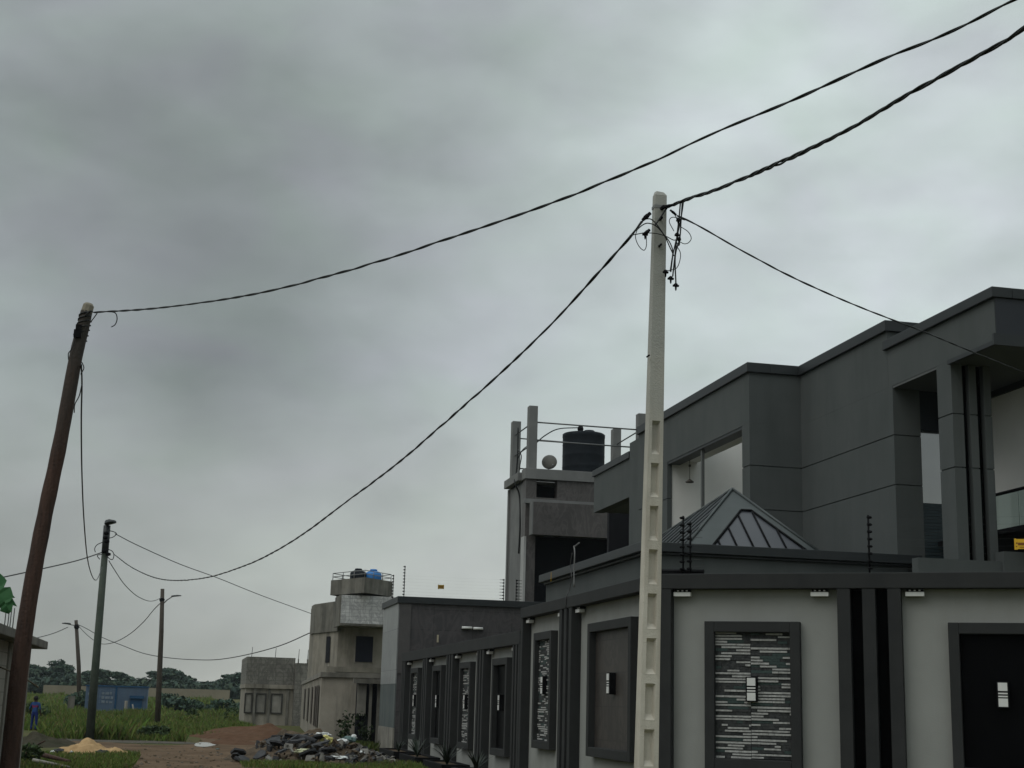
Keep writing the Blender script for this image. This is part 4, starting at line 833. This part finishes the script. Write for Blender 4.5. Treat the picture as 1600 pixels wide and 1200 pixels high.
# ------------------------------------------------------------------ blue container, person, far wall
ct = thing('blue_container', 'faded blue metal container standing in the tall grass', 'container', (-5.2, 100, 0))
ux = Vector((1, .02, 0)); b = MB(); X0, X1, Y0, Y1 = -6.05, -2.20, 98.0, 100.4
b.box(X0, X1, Y0, Y1, .05, 1.90)
for k in range(24): x = X0+.05+k*(X1-X0-.1)/23; b.box(x, x+.07, Y0-.03, Y0-.001, .1, 1.85)
b.build('body', BLUEC, ct)
b = MB(); b.box(X0-.05, X1+.05, Y0-.06, Y1+.05, 1.901, 1.98); b.build('roof', BLUED, ct)
b = MB(); b.box(-4.22, -4.10, Y0-.06, Y0-.031, .05, 1.9); b.build('corner_frame', BLUED, ct)
b = MB(); b.box(-3.25, -2.5, Y0-.06, Y0-.031, .55, 1.2); b.box(-3.3, -2.4, Y0-.20, Y0-.031, 1.201, 1.38); b.build('shutter', BLUED, ct)
b = MB(); random.seed(3)
for r_ in range(3):
    x = -5.05
    while x < -4.4:
        l = random.uniform(.12, .3); b.box(x, x+l, Y0-.045, Y0-.031, 1.40-r_*.27, 1.40-r_*.27+random.uniform(.12, .19)); x += l+random.uniform(.04, .1)
b.build('faded_lettering', mat('faded_white_paint', (.19, .225, .26), (.12, .16, .20), .7, 5), ct)
b = MB(); b.box(-5.9, -5.55, Y0-.045, Y0-.031, 1.35, 1.5); b.box(-5.9, -5.6, Y0-.045, Y0-.031, .98, 1.1); b.build('faded_mark', MATS['faded_white_paint'], ct)
for (x, l, h_, lab) in ((-3.45, .0, .95, 'pale short post before the blue container shutter'), (-2.88, .12, .75, 'thin leaning pale stake before the blue container')):
    b = MB(); b.tube([(x, 96.8, 0), (x-l*.3, 96.8, h_*.5), (x-l*1.5, 96.8, h_+.1)], .11 if l == 0 else .05, 6); tag(b.build('fence_post', CONC), lab, 'post')
b = MB(); b.box(-7.06, -6.66, 97.5, 97.8, 0, 1.25); tag(b.build('concrete_block_post', CONCD), 'grey block post left of the blue container', 'post')
fw_ = MB(); fw_.box(-18.5, at(359, 1085, 1, 209).x, 209, 209.3, .9, 2.35); tag(fw_.build('field_wall', FIELDW), 'long pale tan wall across the far side of the field', 'wall')

def person(loc):
    """child-sized figure standing with its back to the viewer, arms slightly bent"""
    bm = bmesh.new(); sk = bm.verts.layers.skin.verify(); V = {}
    J = dict(pel=(0, 0, .66, .105), wst=(0, 0, .78, .095), chs=(0, 0, .95, .115), nck=(0, 0, 1.06, .045), hd=(0, .01, 1.15, .078), top=(0, .01, 1.24, .06),
             hl=(-.07, 0, .62, .08), kl=(-.085, -.01, .35, .058), al=(-.09, .02, .06, .04), fl=(-.10, -.10, .03, .035), hr=(.07, 0, .62, .08), kr=(.085, -.01, .35, .058), ar=(.09, .02, .06, .04), fr=(.10, -.10, .03, .035),
             sl_=(-.14, 0, 1.0, .05), el_=(-.20, .02, .80, .036), wl=(-.19, -.08, .64, .026), ml=(-.19, -.10, .60, .024), sr=(.14, 0, 1.0, .05), er=(.21, .02, .80, .036), wr=(.20, -.08, .64, .026), mr=(.20, -.10, .60, .024))
    for s_, sx in (('l', -1), ('r', 1)):
        for i in range(5): 
            a = (-.018+i*.009); J['f%s%d' % (s_, i)] = (sx*.195+a, -.115 if i else -.13, .555-(.012 if i in (2, 3) else 0)+(.03 if i == 0 else 0), .0075)
    for k, (x, y, z, r) in J.items():
        v = bm.verts.new((x, y, z)); v[sk].radius = (r, r*.85); V[k] = v
    V['pel'][sk].use_root = True
    E = [('pel', 'wst'), ('wst', 'chs'), ('chs', 'nck'), ('nck', 'hd'), ('hd', 'top'), ('pel', 'hl'), ('hl', 'kl'), ('kl', 'al'), ('al', 'fl'), ('pel', 'hr'), ('hr', 'kr'), ('kr', 'ar'), ('ar', 'fr'), ('chs', 'sl_'), ('sl_', 'el_'), ('el_', 'wl'), ('wl', 'ml'), ('chs', 'sr'), ('sr', 'er'), ('er', 'wr'), ('wr', 'mr')]
    E += [('ml', 'fl%d' % i) for i in range(5)]+[('mr', 'fr%d' % i) for i in range(5)]
    for a, c in E: bm.edges.new((V[a], V[c]))
    me = bpy.data.meshes.new('tmp'); bm.to_mesh(me); bm.free(); o = bpy.data.objects.new('tmp', me); C.objects.link(o)
    o.modifiers.new('s', 'SKIN'); sb_ = o.modifiers.new('u', 'SUBSURF'); sb_.levels = 2; sb_.render_levels = 2
    dg = bpy.context.evaluated_depsgraph_get(); m2 = bpy.data.meshes.new_from_object(o.evaluated_get(dg)); bpy.data.objects.remove(o)
    m2.materials.clear()
    for m in (SKIN, CLOTHB, CLOTHD, PINK): m2.materials.append(m)
    for p in m2.polygons:
        x, y, z = p.center; arm = abs(x) > .155
        p.use_smooth = True
        p.material_index = 0 if z > 1.05 or (arm and z < .78) or z < .07 else (2 if z < .70 else (3 if .86 < z < .93 and abs(x) < .12 else 1))
    r = bpy.data.objects.new('person', m2); C.objects.link(r); r.location = loc; r.rotation_euler = (0, 0, math.radians(160))
    tag(r, 'person in blue clothes with a pink band standing beside the block hut', 'person')
    hb = MB(); hb.lathe([(.03, -.02), (.084, 0), (.088, .06), (.07, .11), (.03, .135)], (0, .018, 1.14), 14); hb.build('hair', HAIR, r, True)
    return r
person((-5.35, 58.0, .05))

# ------------------------------------------------------------------ heaps
def heap(name, cx, cy, rx, ry, h, m, seed, rough=.12, rot=0):
    b = MB(); n = 46
    for j in range(n+1):
        for i in range(n+1):
            u, v = -1+2*i/n, -1+2*j/n; d = math.sqrt(u*u+v*v); q = max(0, 1-d**1.7)
            nz = mnoise.fractal((u*2.2+seed, v*2.2, seed), 1, 2, 5); z = h*q*(1+rough*4*nz)+rough*.25*h*nz*min(1, q*6)
            x, y = u*rx*(1+.12*mnoise.noise((u*2, v*2, seed+5))), v*ry*(1+.12*mnoise.noise((u*2, v*2, seed+9)))
            b.v.append((cx+x*math.cos(rot)-y*math.sin(rot), cy+x*math.sin(rot)+y*math.cos(rot), z-.03 if q > 0 else -.08))
    for j in range(n):
        for i in range(n): a = j*(n+1)+i; b.f.append((a, a+1, a+n+2, a+n+1)); b.m.append(0); b.sm.append(True)
    return b.build(name, m, recalc=False)
tag(heap('sand_pile', -2.1, 38.6, 1.1, 1.0, .29, SAND, 1.3, .16), 'pale yellow sand pile on the verge near the track', 'sand pile')
tag(heap('earth_mound', 2.9, 57, 2.7, 4.5, .43, REDS, 4.2, .09), 'long red earth mound in front of the unfinished house', 'earth mound')
tag(heap('earth_mound', 1.75, 49.5, 1.0, 2.2, .14, REDS, 8.2, .1), 'low red earth spill beside the puddle', 'earth mound')
hp = heap('rubble_heap', 3.15, 37.0, 2.1, 2.6, .55, HEAPM, 7.7, .25); tag(hp, 'long heap of dark broken slabs and rubbish by the street', 'rubble heap')
def shard(rad, th):
    b = MB(); n = random.randint(5, 8); b.prism([(rad*random.uniform(.65, 1.15)*math.cos(6.283*k/n), rad*random.uniform(.55, 1.0)*math.sin(6.283*k/n)) for k in range(n)], -th/2, th/2); return b
random.seed(21)
def heap_z(x, y): 
    u, v = (x-3.15)/2.1, (y-37)/2.6; return .55*max(0, 1-(u*u+v*v)**.85)
protos = [shard(random.uniform(.19, .32), random.uniform(.03, .055)).build('broken_slab', SLABM) for _ in range(4)]
for i in range(24):
    x = random.uniform(1.35, 3.5); y = random.uniform(34.9, 37.3); 
    o = protos[i] if i < 4 else protos[i % 4].copy()
    if i >= 4: C.objects.link(o)
    o.location = (x, y, heap_z(x, y)+.04+random.uniform(0, .07)); o.rotation_euler = (random.uniform(-.5, .5), random.uniform(-.5, .5), random.uniform(0, 6)); s_ = random.uniform(.7, 1.25); o.scale = (s_, s_, 1)
    tag(o, 'dark broken asphalt slab lying on the left of the rubble heap', 'slab', 'dark slabs on the rubble heap')
rb = MB()
for k in range(650):
    x = random.uniform(1.9, 5.3); y = random.uniform(34.6, 38.8); z = heap_z(x, y)+.02; r_ = .03+.10*random.random()**2.2; c = Vector((x, y, z)); R_ = Matrix.Rotation(random.uniform(0, 6), 3, Vector((random.random(), random.random(), random.random()+.1)).normalized())
    mi = random.choices((0, 1, 2), (.45, .35, .2))[0]; q = [R_ @ Vector(v)*r_ for v in ((-1, -.6, -.3), (1, -.5, -.25), (.9, .6, -.3), (-.8, .7, -.2), (-.8, -.5, .3), (.7, -.6, .2), (.8, .5, .35), (-.9, .5, .25))]; q = [v+c for v in q]
    for f in ((0, 3, 2, 1), (4, 5, 6, 7), (0, 1, 5, 4), (1, 2, 6, 5), (2, 3, 7, 6), (3, 0, 4, 7)): rb.face([q[j] for j in f], mi)
tag(rb.build('rubble', [SLABG, HEAPM, SLABM]), kind='stuff')
def bag(name, c, rx, ry, rz, m, label, cat, seed):
    b = MB(); n = 14
    for j in range(n+1):
        for i in range(n*2):
            a = math.pi*i/n; t = math.pi*j/n; d = Vector((math.sin(t)*math.cos(a), math.sin(t)*math.sin(a), math.cos(t))); q = 1+.35*mnoise.fractal(d*2.0+Vector((seed, 0, 0)), 1, 2, 4)
            b.v.append((c[0]+d.x*rx*q, c[1]+d.y*ry*q, max(c[2]+d.z*rz*q, c[2]-rz*.7)))
    for j in range(n):
        for i in range(n*2): a = j*2*n+i; e = j*2*n+(i+1) % (2*n); b.f.append((a, e, e+2*n, a+2*n)); b.m.append(0); b.sm.append(False)
    return tag(b.build(name, m, recalc=True), label, cat)
def bagpx(px, py, y, *a): p = at(px, py, 1, y); return bag(a[0], (p.x, y, p.z), *a[1:])
bagpx(508, 1158, 36.6, 'plastic_bag', .22, .18, .13, BAGY, 'crumpled yellow plastic bag on the rubble heap', 'bag', 1)
bagpx(502, 1147, 37.2, 'plastic_bag', .22, .15, .05, BAGW, 'flat white sheeting on the crest of the rubble heap', 'bag', 2)
bagpx(534, 1159, 36.6, 'plastic_bag', .17, .12, .07, BAGW, 'white plastic scrap right of the yellow bag', 'bag', 3)
bagpx(545, 1156, 37.2, 'plastic_bag', .17, .14, .09, BAGT, 'grey-green stuffed sack on the right of the rubble heap', 'bag', 4)
bagpx(553, 1152, 37.4, 'plastic_bag', .07, .06, .07, BAGW, 'small white bag tip above the grey-green sack', 'bag', 5)
bagpx(474, 1174, 35.4, 'plastic_bag', .2, .15, .07, mat('pale_green_bag', (.34, .36, .2), (.5, .5, .36), .5, 10, bump=.3), 'pale green-white plastic scrap at the front of the rubble heap', 'bag', 6)
bagpx(528, 1184, 35.0, 'plastic_bag', .22, .16, .05, BAGW, 'white scrap at the foot of the rubble heap', 'bag', 7)
bagpx(562, 1176, 36.0, 'plastic_bag', .12, .1, .05, BAGW, 'small white scrap near the right end of the rubble heap', 'bag', 8)
for px, py, r_, m_, lab in ((372, 1178, .05, BAGW, 'tiny white scrap on the track left of the rubble heap'), (600, 1170, .09, BAGW, 'white scrap near the foot of the marble building'), (585, 1186, .07, BAGW, 'small white scrap near the planters'), (340, 1172, .04, BAGT, 'tiny grey-green scrap on the dirt track')):
    q_ = gnd(px, py); bag('litter', (q_.x, q_.y, .03), r_*1.4, r_, r_*.5, m_, lab, 'litter', px)
b = MB(); p0, p1 = at(459, 1150, 1, 36.4), at(494, 1159, 1, 36.0); b.tube([p0, p0.lerp(p1, .5)+Vector((0, 0, .03)), p1], [.05, .07, .06], 8); tag(b.build('log', SLABM), 'dark charred log lying across the rubble heap', 'log')
bagpx(160, 1178, 37.4, 'rubbish_sack', .19, .15, .09, BAGK, 'black sack against the front of the sand pile', 'sack', 9)
bagpx(93, 1174, 38.2, 'rubbish_sack', .17, .15, .07, BAGK, 'black sack left of the sand pile', 'sack', 10)
bagpx(82, 1176, 37.9, 'plastic_bag', .06, .06, .05, BAGW, 'small white scrap left of the black sacks', 'bag', 11)
bagpx(112, 1176, 37.3, 'plastic_bag', .05, .05, .04, BAGW, 'small white scrap in front of the sand pile', 'bag', 12)
tag(heap('soil_mound', -4.2, 44.5, 1.6, 2.6, .26, mat('dark_soil', (.035, .032, .022), (.055, .048, .034), .95, 4, stain=(.03, .035, .02), stain_amt=.6, spec=.03, bump=.6, bscale=10), 3.1, .25), 'dark soil mound beside the block hut', 'soil mound')
for pxs, y, r, lab in (([(40, 1168), (62, 1178), (85, 1184), (110, 1190)], 33.5, .06, 'dark fallen branch beside the hut corner'), ([(52, 1188), (80, 1193), (110, 1199)], 31.5, .035, 'pale thin plank lying by the hut corner'), ([(38, 1180), (48, 1172), (60, 1163), (70, 1158)], 34.5, .03, 'thin broken stick leaning on the soil by the hut')):
    b = MB(); P = smooth_path([at(x, yy, 1, y-i*.3) for i, (x, yy) in enumerate(pxs)], 5); b.tube(P, [r*(1.2-.7*k/len(P)) for k in range(len(P))], 7); tag(b.build('fallen_branch', WOOD if 'plank' not in lab else CONC), lab, 'branch')

# ------------------------------------------------------------------ grass
def blades(n, xf, yf, hf, wf, cols, skip=None):
    y = yf(rng.random(n)); x = xf(y, rng.random(n)); cl = 0.5+.5*np.sin(x*1.3+1.7*np.sin(y*.43))*np.cos(y*.61+x*.7)
    keep = rng.random(n) < .35+.65*cl
    if skip is not None: keep &= ~skip(x, y)
    x, y, cl = x[keep], y[keep], cl[keep]; n = len(x)
    h = hf(x, y)*(.45+.75*rng.random(n))*(.6+.6*cl); wd = wf(y)*(.6+.8*rng.random(n)); a = rng.random(n)*6.283; ln = h*(.15+.5*rng.random(n)); la = rng.random(n)*6.283
    t = np.clip((y-95)/125, 0, 1); z0 = t*t*(3-2*t)-.02
    V = np.zeros((n, 4, 3), np.float32); cx, sy = np.cos(a)*wd/2, np.sin(a)*wd/2
    V[:, 0] = np.stack([x-cx, y-sy, z0], 1); V[:, 1] = np.stack([x+cx, y+sy, z0], 1)
    mx_, my_ = x+np.cos(la)*ln*.35, y+np.sin(la)*ln*.35
    V[:, 2] = np.stack([mx_+cx*.7, my_+sy*.7, z0+h*.6], 1); V[:, 3] = np.stack([x+np.cos(la)*ln, y+np.sin(la)*ln, z0+h], 1)
    F_ = np.arange(n*4).reshape(n, 4); c = cols[rng.integers(0, len(cols), n)]*(.7+.6*rng.random((n, 1)))
    patch = .5+.5*np.sin(x*.35+y*.11)*np.sin(y*.23+1)
    c = c*np.array([1.36, 1.2, 1.15])*(1-.3*patch[:, None])+np.array([.11, .105, .03])*.3*patch[:, None]
    return V.reshape(-1, 3), F_, c
GC = np.array([[.065, .125, .022], [.07, .14, .026], [.085, .135, .03], [.10, .13, .035], [.05, .10, .022], [.11, .11, .045]])
def in_road(x, y): return ((x > .2) & (y < 60) & (y < 56-(x-1)*1.5)) | ((y < 49.5-0*x) & (x > -99)) | ((x > -6.3) & (x < -4.5) & (y < 60))
V1 = blades(80000, lambda y, r: -y*.135-1+r*(y*.135+1+np.minimum(1.2+(y-47)*.25, 3.4)), lambda r: 50+r**1.3*48, lambda x, y: np.where(x < -1.5, .52, .28), lambda y: .022+.0005*(y-40), GC, in_road)
V2 = blades(60000, lambda y, r: -y*.15-1+r*(y*.15+5.5), lambda r: 90+r**1.5*118, lambda x, y: .32+.25*(np.sin(x*.7)*np.sin(y*.2) > .4), lambda y: .05+.0008*(y-90), GC)
V3 = blades(14000, lambda y, r: -3.4+r*2.5, lambda r: 30.8+r*6, lambda x, y: .17+0*x, lambda y: .014+0*y, GC)
V4 = blades(12000, lambda y, r: 1.4+r*4.2, lambda r: 32.5+r*3.2, lambda x, y: .12+0*x, lambda y: .012+0*y, GC)
V5 = blades(9000, lambda y, r: 3.6+r*2.2, lambda r: 44+r*4.2, lambda x, y: .24+0*x, lambda y: .014+0*y, GC*.5)
VV, FF, CC, o_ = [], [], [], 0
for v, f, c in (V1, V2, V3, V4, V5): VV.append(v); FF.append(f+o_); CC.append(c); o_ += len(v)
go = bpy.data.objects.new('grass', fast_mesh('grass', np.concatenate(VV), np.concatenate(FF), np.concatenate(CC), GRASSM, 4)); C.objects.link(go); tag(go, kind='stuff')

# ------------------------------------------------------------------ trees and shrubs
def foliage(blobs, n, size, cols, seed):
    g = np.random.default_rng(seed); w_ = np.array([b[3]*b[4]*b[5] for b in blobs])**.66; w_ = w_/w_.sum(); idx = g.choice(len(blobs), n, p=w_)
    B = np.array(blobs)[idx]; d = g.normal(size=(n, 3)); d /= np.linalg.norm(d, axis=1)[:, None]; r = .45+.6*g.random(n)**.6
    P = B[:, :3]+d*B[:, 3:6]*r[:, None]; nn = d+g.normal(size=(n, 3))*.6; nn /= np.linalg.norm(nn, axis=1)[:, None]
    a = np.cross(nn, g.normal(size=(n, 3))); a /= np.linalg.norm(a, axis=1)[:, None]; b_ = np.cross(nn, a); s_ = size*(.5+g.random(n))[:, None]
    V = np.stack([P-a*s_-b_*s_*.5, P+a*s_*.9-b_*s_*.4, P+a*s_*.4+b_*s_*.9, P-a*s_*.7+b_*s_*.6], 1)
    c = cols[g.integers(0, len(cols), n)]*(.7+.6*g.random((n, 1))); return V.reshape(-1, 3), np.arange(n*4).reshape(n, 4), c
TC = np.array([[.028, .052, .036], [.038, .066, .044], [.022, .042, .032], [.046, .068, .040]])
def make_tree(name, label, h, wd, seed, n=1700, nb=17, group='trees of the far tree line', cat='tree', top=1.0):
    random.seed(seed); r = thing(name, label, cat, (0, 0, 0), 0, group); bl = []
    for k in range(nb):
        a = random.uniform(0, 6.28); t = random.random(); rr = wd*.5*random.uniform(.1, .75)*(1-.5*t*top); bl.append((math.cos(a)*rr, math.sin(a)*rr, h*(.35+.55*t), wd*random.uniform(.10, .22), wd*random.uniform(.10, .22), h*random.uniform(.06, .13)))
    v, f, c = foliage(bl, n, wd*.036, TC, seed); o = bpy.data.objects.new('crown', fast_mesh('crown', v, f, c, LEAVES, 4)); C.objects.link(o); o.parent = r
    b = MB(); b.tube([(0, 0, -.3), (.05, 0, h*.3), (0, .05, h*.6), (0, 0, h*.8)], [h*.03, h*.022, h*.014, h*.006], 7)
    for k in range(5):
        q = bl[k]; b.tube([(0, 0, h*.35), (q[0]*.5, q[1]*.5, (h*.35+q[2])/2+.1), q[:3]], [h*.012, h*.008, h*.003], 5)
    b.build('trunk', TRUNK, r); return r
TL = ['broad dark tree standing in the far tree line', 'rounded dark tree standing in the far tree line', 'lower spreading tree in the far tree line', 'slim taller tree rising from the far tree line']
TP = [make_tree('tree', TL[0], 6.6, 7.5, 1), make_tree('tree', TL[1], 5.6, 6.0, 2, 1500, 14), make_tree('tree', TL[2], 4.4, 8.0, 3, 1500, 18), make_tree('tree', TL[3], 7.2, 4.8, 4, 1300, 13)]
spec = [(62, 3, 262, 1.22), (80, 0, 270, 1.05), (98, 2, 255, 1.0), (110, 1, 262, .9), (132, 0, 250, 1.02), (150, 1, 246, 1.1), (168, 2, 260, .92), (180, 0, 266, .95), (192, 2, 270, .8), (212, 3, 258, .82), (226, 2, 262, .85), (243, 0, 262, 1.02), (258, 0, 256, 1.08), (272, 1, 262, 1.05), (286, 0, 270, .95), (300, 2, 262, .9), (312, 1, 300, .72), (330, 2, 320, .75), (346, 2, 290, .85), (358, 1, 270, .9), (370, 0, 262, .95), (381, 1, 255, 1.1), (392, 0, 262, 1.0), (30, 0, 262, 1.0), (5, 1, 258, 1.0), (-30, 0, 258, 1.05), (-60, 2, 262, 1.0), (420, 2, 270, .9), (52, 2, 250, .8), (120, 2, 268, .9)]
used = set()
for (px, k, y, s_) in spec:
    p = at(px, 1080, 1, y); o = TP[k] if k not in used else copy_tree(TP[k]); used.add(k)
    o.location = (p.x, y+25, .95); o.scale = (s_*random.uniform(.9, 1.2), s_, s_*random.uniform(.70, .86)); o.rotation_euler = (0, 0, random.uniform(0, 6))
# undergrowth that closes the gaps under the crowns
bl = [(at(px, 1080, 1, 275).x+random.uniform(-2, 2), 275+random.uniform(-10, 12), 1.9+random.uniform(0, .9), 2.6, 2.5, 1.4) for px in range(-80, 430, 9)]
v, f, c = foliage(bl, 16000, .38, TC*.9, 77); o = bpy.data.objects.new('undergrowth', fast_mesh('undergrowth', v, f, c, LEAVES, 4)); C.objects.link(o); tag(o, kind='stuff')
def shrub(px, py, y, h, wd, n, seed, label, cols=None, wisp=0):
    p = gnd(px, py) if y is None else at(px, py, 1, y); random.seed(seed); r = thing('shrub', label, 'shrub', (p.x, p.y, hgt(p.x, p.y))); bl = []
    for k in range(6): bl.append((random.uniform(-.35, .35)*wd, random.uniform(-.35, .35)*wd, h*random.uniform(.3, .8), wd*.22, wd*.22, h*.22))
    v, f, c = foliage(bl, n, wd*.05, (TC*1.15 if cols is None else cols), seed); o = bpy.data.objects.new('foliage', fast_mesh('foliage', v, f, c, LEAVES, 4)); C.objects.link(o); o.parent = r
    b = MB()
    for q in bl+([(random.uniform(-.5, .5)*wd, random.uniform(-.4, .4)*wd, h*random.uniform(.8, 1.15), 0, 0, 0) for _ in range(wisp)]): b.tube([(q[0]*.15, q[1]*.15, -.05), (q[0]*.5, q[1]*.5, q[2]*.6), q[:3]], [.02, .014, .004], 5)
    b.build('stem', TRUNK, r); return r
SG = np.array([[.035, .06, .02], [.05, .08, .025], [.03, .05, .02]])
shrub(285, 1098, 120, 1.7, 3.2, 500, 31, 'dark bush standing before the left end of the tan far wall'); shrub(262, 1096, 135, 1.5, 2.2, 350, 32, 'small bush just right of the side-arm lamp pole'); shrub(303, 1100, 118, 1.1, 1.6, 300, 33, 'small dark bush below the tan far wall')
shrub(352, 1100, 116, 1.3, 3.0, 400, 34, 'wide low bush near the right end of the tan far wall'); shrub(296, 1112, 95, .7, 1.2, 250, 35, 'low green bush in the middle of the field', SG); shrub(362, 1112, 92, .9, 1.0, 200, 36, 'thin green bush left of the unfinished house', SG)
shrub(128, 1100, 103, 1.6, 2.4, 400, 37, 'dark bush at the left of the blue container'); shrub(395, 1128, None, .6, 1.6, 260, 38, 'low dark bush at the corner of the unfinished house', SG)
shrub(546, 1168, 46.4, 1.25, 1.0, 200, 39, 'wispy tall weed bush against the raw plot wall', SG*.55, 16); shrub(575, 1168, 46.2, .8, .7, 240, 40, 'dark weeds beside the stub of the plot wall', SG*.5, 8)
shrub(232, 1158, 52, .5, 1.4, 300, 41, 'dark low bush at the edge of the cross track', SG*.7); shrub(60, 1105, 70, 1.2, 1.2, 260, 42, 'green bush behind the person in blue', SG)
shrub(52, 1186, 32.5, .45, .8, 260, 43, 'low weeds at the block hut corner', SG*.8)

# ------------------------------------------------------------------ thin air haze
hz = MB(); hz.box(-900, 900, -300, 1400, -1.0, 90); hm = bpy.data.materials.new('haze'); hm.use_nodes = True; ht = hm.node_tree; ht.nodes.clear()
ho = ht.nodes.new('ShaderNodeOutputMaterial'); hv = ht.nodes.new('ShaderNodeVolumePrincipled'); hv.inputs['Color'].default_value = (.80, .90, .95, 1); hv.inputs['Density'].default_value = .00016
ht.links.new(hv.outputs[0], ho.inputs['Volume']); tag(hz.build('haze', hm), kind='stuff')
